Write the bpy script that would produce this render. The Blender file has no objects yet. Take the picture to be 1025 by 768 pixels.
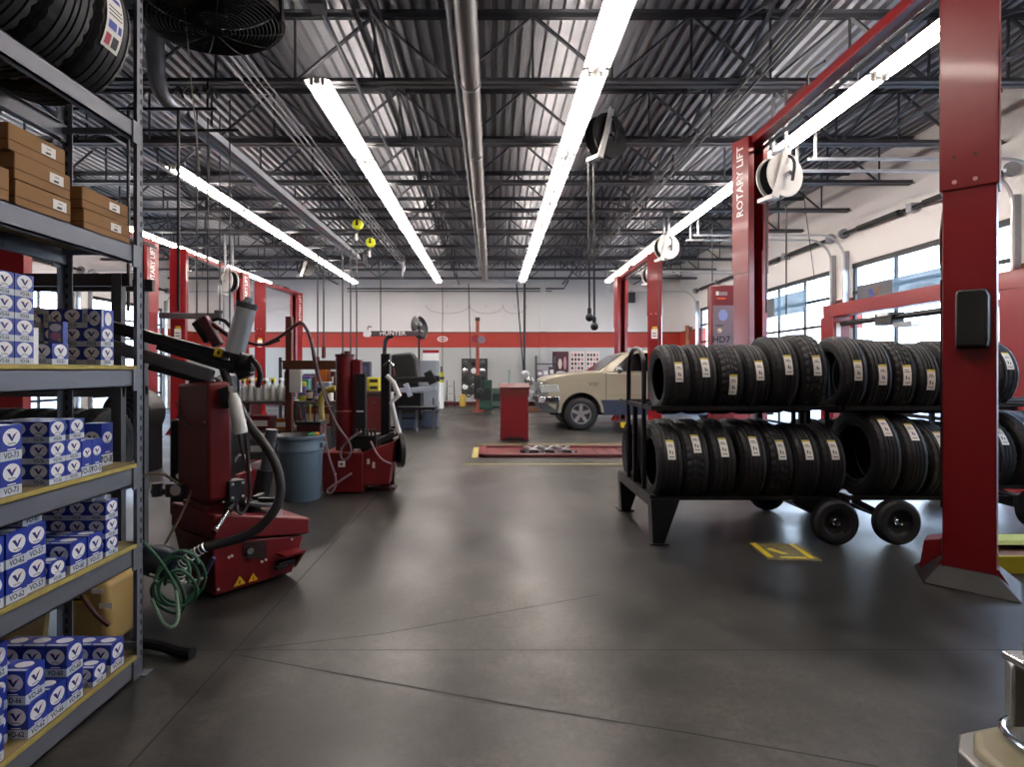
import bpy, math, random
from mathutils import Matrix, Vector, Euler
random.seed(7)
C = bpy.context.scene.collection
PI = math.pi
F, PX, PY, H = 560.0, 492.0, 370.0, 1.5        # focal length in pixels, vanishing point, eye height

def P(px, py, Y):
    return Vector(((px-PX)*Y/F, Y, H-(py-PY)*Y/F))

# ------------------------------------------------------------------ materials
def lin(h):
    h = h.lstrip('#')
    o = []
    for i in (0, 2, 4):
        c = int(h[i:i+2], 16)/255
        o.append(c/12.92 if c <= .04045 else ((c+.055)/1.055)**2.4)
    return (*o, 1)

MATS = {}
def mat(name, col='#808080', rough=.5, metal=0., var=0., vscale=6., bump=0., bscale=40., coat=0., emit=0., trans=0.):
    if name in MATS: return MATS[name]
    m = bpy.data.materials.new(name); m.use_nodes = True
    nt = m.node_tree; b = nt.nodes['Principled BSDF']
    c = lin(col) if isinstance(col, str) else col
    b.inputs['Base Color'].default_value = c
    b.inputs['Roughness'].default_value = rough
    b.inputs['Metallic'].default_value = metal
    if coat: b.inputs['Coat Weight'].default_value = coat; b.inputs['Coat Roughness'].default_value = .08
    if emit:
        b.inputs['Emission Color'].default_value = c; b.inputs['Emission Strength'].default_value = emit
    if trans: b.inputs['Transmission Weight'].default_value = trans
    if var or bump:
        tc = nt.nodes.new('ShaderNodeTexCoord')
    if var:
        n = nt.nodes.new('ShaderNodeTexNoise'); n.inputs['Scale'].default_value = vscale; n.inputs['Detail'].default_value = 5
        nt.links.new(tc.outputs['Object'], n.inputs['Vector'])
        r = nt.nodes.new('ShaderNodeMapRange')
        r.inputs['From Min'].default_value = .3; r.inputs['From Max'].default_value = .7
        r.inputs['To Min'].default_value = 1-var; r.inputs['To Max'].default_value = 1+var
        nt.links.new(n.outputs['Fac'], r.inputs['Value'])
        x = nt.nodes.new('ShaderNodeVectorMath'); x.operation = 'SCALE'
        x.inputs[0].default_value = c[:3]
        nt.links.new(r.outputs['Result'], x.inputs['Scale'])
        nt.links.new(x.outputs['Vector'], b.inputs['Base Color'])
        r2 = nt.nodes.new('ShaderNodeMapRange')
        r2.inputs['To Min'].default_value = max(.29, rough-.12); r2.inputs['To Max'].default_value = min(1, rough+.12)
        nt.links.new(n.outputs['Fac'], r2.inputs['Value'])
        nt.links.new(r2.outputs['Result'], b.inputs['Roughness'])
    if bump:
        n2 = nt.nodes.new('ShaderNodeTexNoise'); n2.inputs['Scale'].default_value = bscale; n2.inputs['Detail'].default_value = 4
        nt.links.new(tc.outputs['Object'], n2.inputs['Vector'])
        bp = nt.nodes.new('ShaderNodeBump'); bp.inputs['Strength'].default_value = bump; bp.inputs['Distance'].default_value = .01
        nt.links.new(n2.outputs['Fac'], bp.inputs['Height']); nt.links.new(bp.outputs['Normal'], b.inputs['Normal'])
    MATS[name] = m
    return m

def glass(name, tint='#eef4f6', refl=.08):
    if name in MATS: return MATS[name]
    m = bpy.data.materials.new(name); m.use_nodes = True
    nt = m.node_tree; nt.nodes.clear()
    o = nt.nodes.new('ShaderNodeOutputMaterial'); mx = nt.nodes.new('ShaderNodeMixShader')
    t = nt.nodes.new('ShaderNodeBsdfTransparent'); t.inputs['Color'].default_value = lin(tint)
    g = nt.nodes.new('ShaderNodeBsdfGlossy'); g.inputs['Roughness'].default_value = .03
    mx.inputs['Fac'].default_value = refl
    nt.links.new(t.outputs[0], mx.inputs[1]); nt.links.new(g.outputs[0], mx.inputs[2]); nt.links.new(mx.outputs[0], o.inputs['Surface'])
    MATS[name] = m
    return m

def sheer(name, col, opacity):
    """translucent banner film"""
    if name in MATS: return MATS[name]
    m = bpy.data.materials.new(name); m.use_nodes = True
    nt = m.node_tree; nt.nodes.clear()
    o = nt.nodes.new('ShaderNodeOutputMaterial'); mx = nt.nodes.new('ShaderNodeMixShader'); a = nt.nodes.new('ShaderNodeMixShader')
    t = nt.nodes.new('ShaderNodeBsdfTransparent')
    d = nt.nodes.new('ShaderNodeBsdfDiffuse'); d.inputs['Color'].default_value = lin(col)
    tl = nt.nodes.new('ShaderNodeBsdfTranslucent'); tl.inputs['Color'].default_value = lin(col)
    a.inputs['Fac'].default_value = .6
    nt.links.new(d.outputs[0], a.inputs[1]); nt.links.new(tl.outputs[0], a.inputs[2])
    mx.inputs['Fac'].default_value = opacity
    nt.links.new(t.outputs[0], mx.inputs[1]); nt.links.new(a.outputs[0], mx.inputs[2]); nt.links.new(mx.outputs[0], o.inputs['Surface'])
    MATS[name] = m
    return m

# ------------------------------------------------------------------ text outlines
_TXT = {}
def text_mesh(s):
    if s not in _TXT:
        cu = bpy.data.curves.new('lettering', 'FONT'); cu.body = s; cu.size = 1.0
        cu.align_x = 'CENTER'; cu.align_y = 'CENTER'; cu.resolution_u = 2; cu.offset = .018
        ob = bpy.data.objects.new('lettering', cu); C.objects.link(ob)
        dg = bpy.context.evaluated_depsgraph_get(); dg.update()
        me = ob.evaluated_get(dg).to_mesh()
        _TXT[s] = ([v.co.copy() for v in me.vertices], [tuple(p.vertices) for p in me.polygons])
        ob.evaluated_get(dg).to_mesh_clear()
        bpy.data.objects.remove(ob); bpy.data.curves.remove(cu)
    return _TXT[s]

# ------------------------------------------------------------------ mesh builder
def frame(origin, xdir, zdir=(0, 0, 1)):
    """matrix whose local x runs along xdir and local y along the up vector: for lettering and flat marks"""
    x = Vector(xdir).normalized(); y = Vector(zdir).normalized(); z = x.cross(y).normalized(); y = z.cross(x)
    m = Matrix((x, y, z)).transposed().to_4x4(); m.translation = Vector(origin)
    return m

def rz(a): return Matrix.Rotation(a, 4, 'Z')
def tr(*a): return Matrix.Translation(Vector(a) if len(a) == 3 else Vector(a[0]))

class MB:
    def __init__(s, M=None):
        s.v = []; s.f = []; s.k = []; s.mats = []; s.M = M or Matrix.Identity(4)
    def _m(s, m):
        if m not in s.mats: s.mats.append(m)
        return s.mats.index(m)
    def add(s, vs, fs, m, M=None):
        X = s.M @ M if M is not None else s.M
        n = len(s.v); k = s._m(m)
        s.v += [X @ Vector(v) for v in vs]
        for f in fs: s.f.append(tuple(i+n for i in f)); s.k.append(k)
        return s
    def box(s, c, d, m, M=None):
        x, y, z = c; a, b, e = d[0]/2, d[1]/2, d[2]/2
        vs = [(x+i*a, y+j*b, z+k*e) for k in (-1, 1) for j in (-1, 1) for i in (-1, 1)]
        return s.add(vs, [(0, 2, 3, 1), (4, 5, 7, 6), (0, 1, 5, 4), (2, 6, 7, 3), (0, 4, 6, 2), (1, 3, 7, 5)], m, M)
    def span(s, lo, hi, m, M=None):
        return s.box([(a+b)/2 for a, b in zip(lo, hi)], [abs(b-a) for a, b in zip(lo, hi)], m, M)
    def hexa(s, bot, top, m, M=None):
        return s.add(list(bot)+list(top), [(3, 2, 1, 0), (4, 5, 6, 7), (0, 1, 5, 4), (1, 2, 6, 5), (2, 3, 7, 6), (3, 0, 4, 7)], m, M)
    def prism(s, poly, axis, a, b, m, M=None):
        """poly of 2-D points extruded from a to b along axis"""
        n = len(poly)
        def q(p, t):
            return {'x': (t, p[0], p[1]), 'y': (p[0], t, p[1]), 'z': (p[0], p[1], t)}[axis]
        vs = [q(p, a) for p in poly]+[q(p, b) for p in poly]
        fs = [tuple(range(n-1, -1, -1)), tuple(range(n, 2*n))]+[(i, (i+1) % n, n+(i+1) % n, n+i) for i in range(n)]
        return s.add(vs, fs, m, M)
    def bar(s, p, q, w, h, m, up=(0, 0, 1), M=None):
        p = Vector(p); q = Vector(q); d = q-p; L = d.length; d.normalize()
        u = Vector(up)
        if abs(d.dot(u)) > .98: u = Vector((0, 1, 0))
        r = d.cross(u).normalized(); u = r.cross(d)
        X = Matrix((d, r, u)).transposed().to_4x4(); X.translation = (p+q)/2
        return s.box((0, 0, 0), (L, w, h), m, (M @ X) if M is not None else X)
    def lathe(s, prof, o, ax, m, seg=24, M=None, cap=False, a0=0., a1=2*PI):
        """prof: (t along axis, radius)"""
        d = Vector(ax).normalized(); t = Vector((0, 0, 1)) if abs(d.z) < .9 else Vector((1, 0, 0))
        u = d.cross(t).normalized(); w = d.cross(u); o = Vector(o)
        full = abs(a1-a0-2*PI) < 1e-6; N = seg if full else seg+1
        vs = []
        for (h, r) in prof:
            for j in range(N):
                a = a0+(a1-a0)*j/seg
                vs.append(o+d*h+(u*math.cos(a)+w*math.sin(a))*r)
        fs = []
        for i in range(len(prof)-1):
            for j in range(seg):
                j2 = (j+1) % N
                fs.append((i*N+j, i*N+j2, (i+1)*N+j2, (i+1)*N+j))
        if cap:
            fs.append(tuple(range(N-1, -1, -1))); e = (len(prof)-1)*N; fs.append(tuple(range(e, e+N)))
        return s.add(vs, fs, m, M)
    def cyl(s, p, q, r, m, r2=None, seg=16, M=None):
        p = Vector(p); q = Vector(q)
        return s.lathe([(0, r), ((q-p).length, r if r2 is None else r2)], p, q-p, m, seg, M, True)
    def tube(s, pts, r, m, seg=8, M=None, closed=False, smooth=0):
        pts = [Vector(p) for p in pts]
        for _ in range(smooth):
            q = [pts[0]] if not closed else []
            rng = range(len(pts)-1) if not closed else range(len(pts))
            for i in rng:
                a, b = pts[i], pts[(i+1) % len(pts)]
                q += [a*.75+b*.25, a*.25+b*.75]
            if not closed: q.append(pts[-1])
            pts = q
        n = len(pts); vs = []; prev = None
        for i, p in enumerate(pts):
            a = pts[(i-1) % n] if (closed or i) else p; b = pts[(i+1) % n] if (closed or i < n-1) else p
            d = (b-a).normalized()
            if prev is None:
                t = Vector((0, 0, 1)) if abs(d.z) < .9 else Vector((1, 0, 0))
                u = d.cross(t).normalized()
            else:
                u = (prev-d*prev.dot(d)).normalized()
            prev = u; w = d.cross(u)
            rr = r[i] if isinstance(r, (list, tuple)) else r
            for j in range(seg):
                an = 2*PI*j/seg; vs.append(p+(u*math.cos(an)+w*math.sin(an))*rr)
        fs = []
        for i in range(n if closed else n-1):
            for j in range(seg):
                i2 = (i+1) % n; j2 = (j+1) % seg
                fs.append((i*seg+j, i*seg+j2, i2*seg+j2, i2*seg+j))
        if not closed:
            fs.append(tuple(range(seg-1, -1, -1))); fs.append(tuple(range((n-1)*seg, n*seg)))
        return s.add(vs, fs, m, M)
    def ball(s, c, r, m, seg=16, M=None):
        rr = r if isinstance(r, (tuple, list)) else (r, r, r)
        vs = []; n = seg//2
        for i in range(n+1):
            t = PI*i/n
            for j in range(seg):
                a = 2*PI*j/seg
                vs.append((c[0]+rr[0]*math.sin(t)*math.cos(a), c[1]+rr[1]*math.sin(t)*math.sin(a), c[2]+rr[2]*math.cos(t)))
        fs = [(i*seg+j, (i+1)*seg+j, (i+1)*seg+(j+1) % seg, i*seg+(j+1) % seg) for i in range(n) for j in range(seg)]
        return s.add(vs, fs, m, M)
    def text(s, t, size, M, m, sx=1.0):
        v, f = text_mesh(t)
        return s.add([(p.x*size*sx, p.y*size, 0) for p in v], f, m, M)
    def flat(s, pts, m, M=None):
        return s.add([(p[0], p[1], 0) if len(p) == 2 else p for p in pts], [tuple(range(len(pts)))], m, M)
    def disc(s, rx, ry, m, M, seg=24, z=0):
        return s.add([(rx*math.cos(2*PI*i/seg), ry*math.sin(2*PI*i/seg), z) for i in range(seg)], [tuple(range(seg))], m, M)
    def build(s, name, parent=None, bevel=0., origin=None, angle=35, segs=2, keep=False):
        me = bpy.data.meshes.new(name)
        vs = s.v
        loc = None
        if parent is not None and not keep:
            W = Matrix.Identity(4); p = parent
            while p is not None:
                W = Matrix.LocRotScale(p.location, p.rotation_euler, None) @ W; p = p.parent
            I = W.inverted(); vs = [I @ v for v in vs]
        elif origin is not None:
            loc = Vector(origin); vs = [v-loc for v in vs]
        me.from_pydata([tuple(v) for v in vs], [], s.f)
        for m in s.mats: me.materials.append(m)
        me.polygons.foreach_set('material_index', s.k)
        me.polygons.foreach_set('use_smooth', [True]*len(s.f))
        me.set_sharp_from_angle(angle=math.radians(angle))
        me.update()
        o = bpy.data.objects.new(name, me); C.objects.link(o)
        if parent is not None: o.parent = parent
        if loc is not None: o.location = loc
        if bevel:
            b = o.modifiers.new('edge', 'BEVEL'); b.width = bevel; b.segments = segs; b.limit_method = 'ANGLE'; b.angle_limit = math.radians(50)
        return o

def thing(name, label, cat, loc=(0, 0, 0), rot=0., group=None):
    o = bpy.data.objects.new(name, None); C.objects.link(o); o.empty_display_size = .1
    o.location = loc; o.rotation_euler = (0, 0, rot)
    return tag(o, label, cat, group)
def tag(o, label, cat, group=None):
    o['label'] = label; o['category'] = cat
    if group: o['group'] = group
    return o
def struct(o, label=None):
    o['kind'] = 'structure'
    if label: o['label'] = label
    return o
def kids(o): return [c for c in bpy.data.objects if c.parent == o]
def dup(root, loc, rot, label, group=None):
    r = root.copy(); C.objects.link(r); r.location = loc; r.rotation_euler = rot; r['label'] = label
    if group: r['group'] = group
    for ch in list(root.children):
        c = ch.copy(); C.objects.link(c); c.parent = r
        for g in list(ch.children):
            d = g.copy(); C.objects.link(d); d.parent = c
    return r
ORD = ['first', 'second', 'third', 'fourth', 'fifth', 'sixth', 'seventh', 'eighth', 'ninth', 'tenth', 'eleventh', 'twelfth']

# palette
RED = mat('lift_red', '#7c0811', .34, coat=.2)
RED2 = mat('machine_red', '#6a0c14', .42, 0, .06, 2)
REDD = mat('dark_red', '#4c0c10', .5, 0, .1, 5)
BLK = mat('black_plastic', '#141416', .45, 0, .12, 12)
BLKM = mat('black_steel', '#121215', .38, .2, .15, 9)
DKST = mat('dark_joist_paint', '#46484e', .5, .25, .08, 4)
STEEL = mat('grey_rack_steel', '#666a73', .45, .3, .05, 7)
CHR = mat('chrome', '#d8dadd', .12, 1.)
ALU = mat('aluminium', '#d2d5d8', .3, .9)
GALV = mat('galvanised', '#9da0a6', .4, .75, .1, 8)
WHT = mat('white_paint', '#e6e6e4', .45, 0, .04, 6)
WHTP = mat('white_paper', '#eceae4', .7)
INK = mat('black_ink', '#15151a', .6)
YEL = mat('yellow_paint', '#d2bd1c', .5, 0, .1, 8)
PLY = mat('plywood', '#7d6e4a', .75, 0, .22, 9, .05, 60)
PLYE = mat('plywood_edge', '#a89a54', .75, 0, .15, 20)
GREEN = mat('green_hose_rubber', '#2c5a44', .45)
BLUE = mat('oil_filter_blue', '#16319a', .4)
VRED = mat('mark_red', '#c01828', .5)
VBLU = mat('mark_navy', '#182470', .5)
TUBE_E, SKY_E, EXPO = 46, 14, 0.42
# ================================================================== SETTING
XR, XL, YB, ZD, ZJ = 7.85, -12.4, 23.3, 5.82, 4.95
Y0 = -4.0

def floor_mat():
    m = bpy.data.materials.new('polished_concrete'); m.use_nodes = True
    nt = m.node_tree; b = nt.nodes['Principled BSDF']; L = nt.links.new
    tc = nt.nodes.new('ShaderNodeTexCoord')
    def noise(sc, det, rough=.6, dist=0.):
        n = nt.nodes.new('ShaderNodeTexNoise'); n.inputs['Scale'].default_value = sc; n.inputs['Detail'].default_value = det
        n.inputs['Roughness'].default_value = rough; n.inputs['Distortion'].default_value = dist
        L(tc.outputs['Object'], n.inputs['Vector']); return n
    def ramp(n, stops):
        r = nt.nodes.new('ShaderNodeValToRGB'); e = r.color_ramp.elements
        e[0].position, e[0].color = stops[0][0], lin(stops[0][1]); e[1].position, e[1].color = stops[-1][0], lin(stops[-1][1])
        for p, c in stops[1:-1]:
            k = e.new(p); k.color = lin(c)
        L(n.outputs['Fac'], r.inputs['Fac']); return r
    a = ramp(noise(.45, 6, .6, .0), [(.40, '#2a2927'), (.5, '#3d3b38'), (.60, '#504c46')])
    c = ramp(noise(2.2, 12, .75, .0), [(.40, '#606060'), (.5, '#b8b8b8'), (.60, '#ffffff')])
    d = ramp(noise(38, 4, .7), [(.38, '#808080'), (.48, '#e8e8e8'), (.65, '#ffffff')])
    x = nt.nodes.new('ShaderNodeMixRGB'); x.blend_type = 'MULTIPLY'; x.inputs['Fac'].default_value = .75
    L(a.outputs[0], x.inputs[1]); L(c.outputs[0], x.inputs[2])
    y = nt.nodes.new('ShaderNodeMixRGB'); y.blend_type = 'MULTIPLY'; y.inputs['Fac'].default_value = .5
    L(x.outputs[0], y.inputs[1]); L(d.outputs[0], y.inputs[2])
    L(y.outputs[0], b.inputs['Base Color'])
    n2 = noise(1.1, 4, .55, .0)
    r = nt.nodes.new('ShaderNodeMapRange'); r.inputs['From Min'].default_value = .3; r.inputs['From Max'].default_value = .7
    b.inputs['Specular IOR Level'].default_value = .45; r.inputs['To Min'].default_value = .29; r.inputs['To Max'].default_value = .50
    L(n2.outputs['Fac'], r.inputs['Value']); L(r.outputs[0], b.inputs['Roughness'])
    return m

def wall_mat():
    m = bpy.data.materials.new('painted_block_wall'); m.use_nodes = True
    nt = m.node_tree; b = nt.nodes['Principled BSDF']; L = nt.links.new
    tc = nt.nodes.new('ShaderNodeTexCoord'); sp = nt.nodes.new('ShaderNodeSeparateXYZ'); L(tc.outputs['Object'], sp.inputs[0])
    r = nt.nodes.new('ShaderNodeValToRGB'); r.color_ramp.interpolation = 'CONSTANT'
    e = r.color_ramp.elements; e[0].position = 0; e[0].color = lin('#bcbdba'); e[1].position = 2.41/6; e[1].color = lin('#b03428')
    k = e.new(3.0/6); k.color = lin('#7a3a26'); k = e.new(3.05/6); k.color = lin('#f3f0ee')
    dv = nt.nodes.new('ShaderNodeMath'); dv.operation = 'DIVIDE'; dv.inputs[1].default_value = 6
    L(sp.outputs['Z'], dv.inputs[0]); L(dv.outputs[0], r.inputs['Fac'])
    L(r.outputs[0], b.inputs['Base Color']); b.inputs['Roughness'].default_value = .55
    # block joints: brick bump running on (X+Y, Z)
    ad = nt.nodes.new('ShaderNodeMath'); L(sp.outputs['X'], ad.inputs[0]); L(sp.outputs['Y'], ad.inputs[1])
    cb = nt.nodes.new('ShaderNodeCombineXYZ'); L(ad.outputs[0], cb.inputs['X']); L(sp.outputs['Z'], cb.inputs['Y'])
    br = nt.nodes.new('ShaderNodeTexBrick'); br.inputs['Scale'].default_value = 1; br.inputs['Brick Width'].default_value = .45
    br.inputs['Row Height'].default_value = .225; br.inputs['Mortar Size'].default_value = .008
    L(cb.outputs[0], br.inputs['Vector'])
    bp = nt.nodes.new('ShaderNodeBump'); bp.invert = True; bp.inputs['Strength'].default_value = .35; bp.inputs['Distance'].default_value = .01
    L(br.outputs['Fac'], bp.inputs['Height']); L(bp.outputs[0], b.inputs['Normal'])
    return m
FLM, WLM = floor_mat(), wall_mat()

# floor with saw-cut joints and two long cracks
JNT = mat('joint_dark', '#2a2926', .8)  # dark colour of the joint and crack lines themselves
b = MB(); b.span((XL, Y0, -.15), (XR+.2, YB+.2, 0), FLM)
def strip(p, q, w):
    p = Vector((*p, .0012)); q = Vector((*q, .0012)); d = (q-p).normalized(); n = Vector((-d.y, d.x, 0))*w/2
    b.flat([p-n, q-n, q+n, p+n], JNT)
strip((-1.37, .5), (-1.36, 22), .010)
strip((-9, 2.99), (7.8, 2.99), .006)
cr = [(-1.40, 2.97), (-.6, 3.18), (.175, 3.5), (.42, 3.6), (.72, 3.73)]
for u, v in zip(cr, cr[1:]): strip(u, v, .008)
cr = [(-1.34, 2.94), (-.7, 2.74), (.125, 2.49), (.8, 2.31), (1.46, 2.11)]
for u, v in zip(cr, cr[1:]): strip(u, v, .010)
struct(b.build('floor'), 'stained grey polished concrete shop floor')

# pavement outside and a pale building across the street
b = MB(); ASP = mat('outside_pavement', '#8c8c88', .9, 0, .1, 1)
b.span((XR+.2, -30, -.3), (60, 60, -.02), ASP); b.span((-60, -30, -.3), (XL-.2, 60, -.02), ASP)
struct(b.build('ground_outside'), 'pale paved forecourt beyond the glazed doors')
bl = thing('building', 'pale low commercial building across the lot beyond the garage doors', 'building', (30, 14, 0))
b = MB(); b.span((30, -6, -.1), (40, 34, 5.2), mat('pale_stucco', '#c9c4ba', .9, 0, .05, .5)); b.build('facade', bl)
b = MB()
for i in range(7): b.span((29.93, -4+i*5.2, .6), (30, -1.4+i*5.2, 2.8), mat('far_window', '#5a6670', .2))
b.build('shop_window', bl)
b = MB(); b.span((29.6, -6.2, 5.2), (40.2, 34.2, 5.6), mat('far_trim', '#7d766c', .8)); b.build('parapet', bl)

DOORS = [(17.3, 21.1), (12.85, 16.65), (8.4, 12.2), (3.95, 7.75)]
ZO = 3.8
def side_wall(x, sgn, name, label):
    b = MB(); x0, x1 = (x, x+.25*sgn)
    ys = [Y0]
    for a, c in sorted(DOORS if sgn > 0 else DOORS[:2]): ys += [a, c]
    ys.append(YB+.2)
    for i in range(0, len(ys), 2): b.span((x0, ys[i], 0), (x1, ys[i+1], ZO), WLM)
    b.span((x0, Y0, ZO), (x1, YB+.2, ZD+.1), WLM)
    return struct(b.build(name), label)
side_wall(XR, 1, 'wall_right', 'pale block wall above the row of glazed garage doors')
side_wall(XL, -1, 'wall_left', 'pale block wall on the far left side with glazed doors')
b = MB(); b.span((XL, YB, 0), (XR, YB+.2, ZD+.1), WLM)
b.span((2.02, YB-.12, 0), (2.24, YB, 5.0), WLM)                     # pilaster
b.tube([(-6, YB-.06, 4.86), (-1, YB-.06, 4.86), (3, YB-.06, 4.86), (3.2, YB-.06, 5.2)], .03, DKST)
b.tube([(-6, YB-.06, 4.75), (2.5, YB-.06, 4.75)], .018, DKST)
struct(b.build('wall_back'), 'white block back wall with a red stripe')
b = MB(); b.span((XL, Y0-.2, 0), (XR, Y0, ZD+.1), WLM); struct(b.build('wall_front'), 'block wall behind the viewpoint')

# baseboard: dark red dado at the foot of the back wall
b = MB(); b.span((XL, YB-.03, 0), (XR, YB, .16), REDD); struct(b.build('baseboard_back'), 'dark red base strip along the back wall')

# corrugated deck
def deck_mat():
    return mat('deck_metal', '#94969c', .45, .4)
b = MB(); dm = deck_mat(); p = .16; n = int((XR-XL)/p)+1
prof = []
for i in range(n):
    x = XL+i*p
    prof += [(x, ZD), (x+.066, ZD), (x+.080, ZD+.075), (x+.146, ZD+.075)]
prof = [q for q in prof if q[0] <= XR]
vs = [(x, Y0, z) for x, z in prof]+[(x, YB+.1, z) for x, z in prof]; N = len(prof)
b.add(vs, [(i, i+1, N+i+1, N+i) for i in range(N-1)], dm)
b.span((XL, Y0, ZD+.09), (XR, YB+.1, ZD+.2), dm)
struct(b.build('ceiling', angle=20), 'ribbed grey metal roof deck')

# open-web joists
ys = [1.3, 3.15, 5.0]+[6.78+1.82*i for i in range(9)]
for k, y in enumerate(ys):
    t = thing('roof_joist', f'dark steel open-web joist across the ceiling, {ORD[k]} counting from the viewpoint to the back', 'joist', (0, y, ZJ), group='open-web roof joists')
    b = MB()
    for d in (-1, 1):
        b.span((XL+.05, y+d*.015, ZJ+.0), (XR-.02, y+d*.085, ZJ+.012), DKST); b.span((XL+.05, y+d*.015, ZJ+.012), (XR-.02, y+d*.027, ZJ+.075), DKST)
    b.build('bottom_chord', t)
    b = MB()
    for d in (-1, 1):
        b.span((XL+.05, y+d*.015, ZD-.012), (XR-.02, y+d*.075, ZD-.001), DKST); b.span((XL+.05, y+d*.015, ZD-.07), (XR-.02, y+d*.027, ZD-.012), DKST)
    b.build('top_chord', t)
    b = MB(); x = .5-1.92*6.5; x0 = x
    while x < XR-.2:
        z0, z1 = ZJ+.03, ZD-.03
        for u, v in (((x-.96, z1), (x, z0)), ((x, z0), (x+.96, z1))):
            if min(u[0], v[0]) > XL+.1 and max(u[0], v[0]) < XR-.1:
                b.bar((u[0], y, u[1]), (v[0], y, v[1]), .026, .05 if (int((x-x0)/1.92) % 2) else .032, DKST, up=(0, 1, 0))
        for xx in (x, x+.96):
            if XL+.1 < xx < XR-.1: b.bar((xx, y, z0), (xx, y, z1), .024, .024, DKST)
        x += 1.92
    b.build('web', t)
# bridging runs along the room between joists
for i, x in enumerate((-9.2, -6.4, -1.35, 2.95, 5.9)):
    b = MB(); b.bar((x, Y0, ZJ+.09), (x, YB, ZJ+.09), .04, .04, DKST); b.bar((x+.02, Y0, ZD-.1), (x+.02, YB, ZD-.1), .04, .04, DKST)
    for y in ys[1:-1]:
        b.bar((x, y, ZJ+.09), (x, y+1.8, ZD-.1), .03, .03, DKST); b.bar((x+.04, y, ZD-.1), (x+.04, y+1.8, ZJ+.09), .03, .03, DKST)
    struct(b.build(f'trim_{i+1}'), 'dark steel bridging run between the joists')

# glazed sectional doors and their tracks
TRK = mat('track_bright', '#c8cacc', .35, .4)
GL = glass('door_glass'); FRM = mat('door_frame_black', '#1c1d20', .45)
num = 1
for side, X, s in (('right', XR, 1), ('left', XL, -1)):
    for k, (a, c) in enumerate(DOORS if s > 0 else DOORS[:2]):
        b = MB(); x = X+.06*s
        ncol = 3; rows = 6; hz = ZO/rows
        for r in range(rows+1):
            z = min(max(r*hz, .05), ZO-.05); b.span((x-.025, a, z-.035), (x+.025, c, z+.035), FRM)
        b.span((x-.04, a-.0, ZO-.10), (x+.03, c, ZO), FRM)
        for q in range(ncol+1):
            y = a+(c-a)*q/ncol; y = min(max(y, a+.04), c-.04); b.span((x-.024, y-.03, 0), (x+.024, y+.03, ZO), FRM)
        o = struct(b.build(f'door_{num}'), f'black framed glazed sectional garage door on the {side} wall')
        g = MB(); g.span((x-.004, a, 0), (x+.004, c, ZO), GL); g.build('glazing', o)
        g = MB()
        for yy in (a-.09, c+.09):
            xi = X-.11*s; pts = [(xi, yy, .02), (xi, yy, 3.9)]
            for q in range(1, 9):
                an = q/8*PI/2; pts.append((xi-s*.5*(1-math.cos(an)), yy, 3.95+.5*math.sin(an)))
            pts += [(xi-s*3.3, yy, 4.45)]
            for u, v in zip(pts, pts[1:]): g.bar(u, v, .035, .04, TRK, up=(0, 1, 0))
            g.bar((xi-s*3.2, yy, 4.46), (xi-s*3.2, yy, ZJ), .03, .03, TRK)
            g.span((min(X, X-.09*s), yy-.02, .02), (max(X, X-.09*s), yy+.05, 4.1), GALV)
            g.cyl((X-.12*s, yy-.03, 4.48), (X-.12*s, yy+.03, 4.48), .11, GALV)
        g.build('track', o)
        g = MB(); g.cyl((X-.12*s, a-.1, 4.48), (X-.12*s, c+.1, 4.48), .035, BLKM)
        g.cyl((X-.12*s, a+.4, 4.48), (X-.12*s, a+1.6, 4.48), .055, BLKM); g.cyl((X-.12*s, c-1.6, 4.48), (X-.12*s, c-.4, 4.48), .055, BLKM)
        g.span((X-.18*s, (a+c)/2-.06, 4.4), (X-.0*s, (a+c)/2+.06, 4.56), GALV)
        g.build('torsion_spring', o)
        num += 1

# ================================================================== CEILING LIGHTS AND SERVICES
TUBE = mat('tube_light', '#fff3ea', .4, emit=TUBE_E)
REFL = mat('reflector_white', '#f6f6f4', .35)
def make_light():
    t = thing('ceiling_light', '', 'ceiling light', (0, 0, 4.7), group='fluorescent ceiling lights')
    L = 2.36; z = 4.7
    b = MB(); 
    b.span((-.034, 0, z+.012), (.034, L, z+.075), REFL)                 # ballast channel, white wings and uplight slots
    for s in (-1, 1): b.prism([(s*.066, z+.066), (s*.145, z+.045), (s*.145, z+.051), (s*.066, z+.072)], 'y', 0, L, REFL)
    for y in (.0, L*.5-.03, L-.06): b.span((-.07, y, z+.066), (.07, y+.06, z+.085), REFL)
    b.build('housing', t)
    for s in (-1, 1):
        b = MB(); b.cyl((s*.058, .05, z+.02), (s*.058, L-.05, z+.02), .022, TUBE, seg=10); b.build('tube', t)
    for y in (.0, L-.03):
        for s in (-1, 1): b = MB(); b.span((s*.062-.018, y, z-.004), (s*.062+.018, y+.03, z+.068), mat('lamp_socket', '#b9b6b0', .5)); b.build('socket', t)
    b = MB()
    for y in (.35, L-.35): b.bar((0, y, z+.07), (0, y, ZJ+.02), .012, .012, GALV)
    b.build('hanger', t)
    return t
rows = [(1.13, 1.24, 8, 'right of the duct'), (-1.96, 6.27, 6, 'left of the duct'), (-5.1, 8.96, 5, 'above the red tire machines'),
        (4.28, 1.34, 8, 'above the tire carts'), (-8.3, 8.9, 5, 'over the far left lifts')]
proto = None
for X, y, n, w in rows:
    for i in range(n):
        lab = f'twin-tube ceiling light, {ORD[i]} from the near end, row {w}'
        if proto is None: proto = make_light(); proto['label'] = lab; proto.location = (X, y, 4.7)
        else: dup(proto, (X, y+i*2.42, 4.7), (0, 0, 0), lab)

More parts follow.
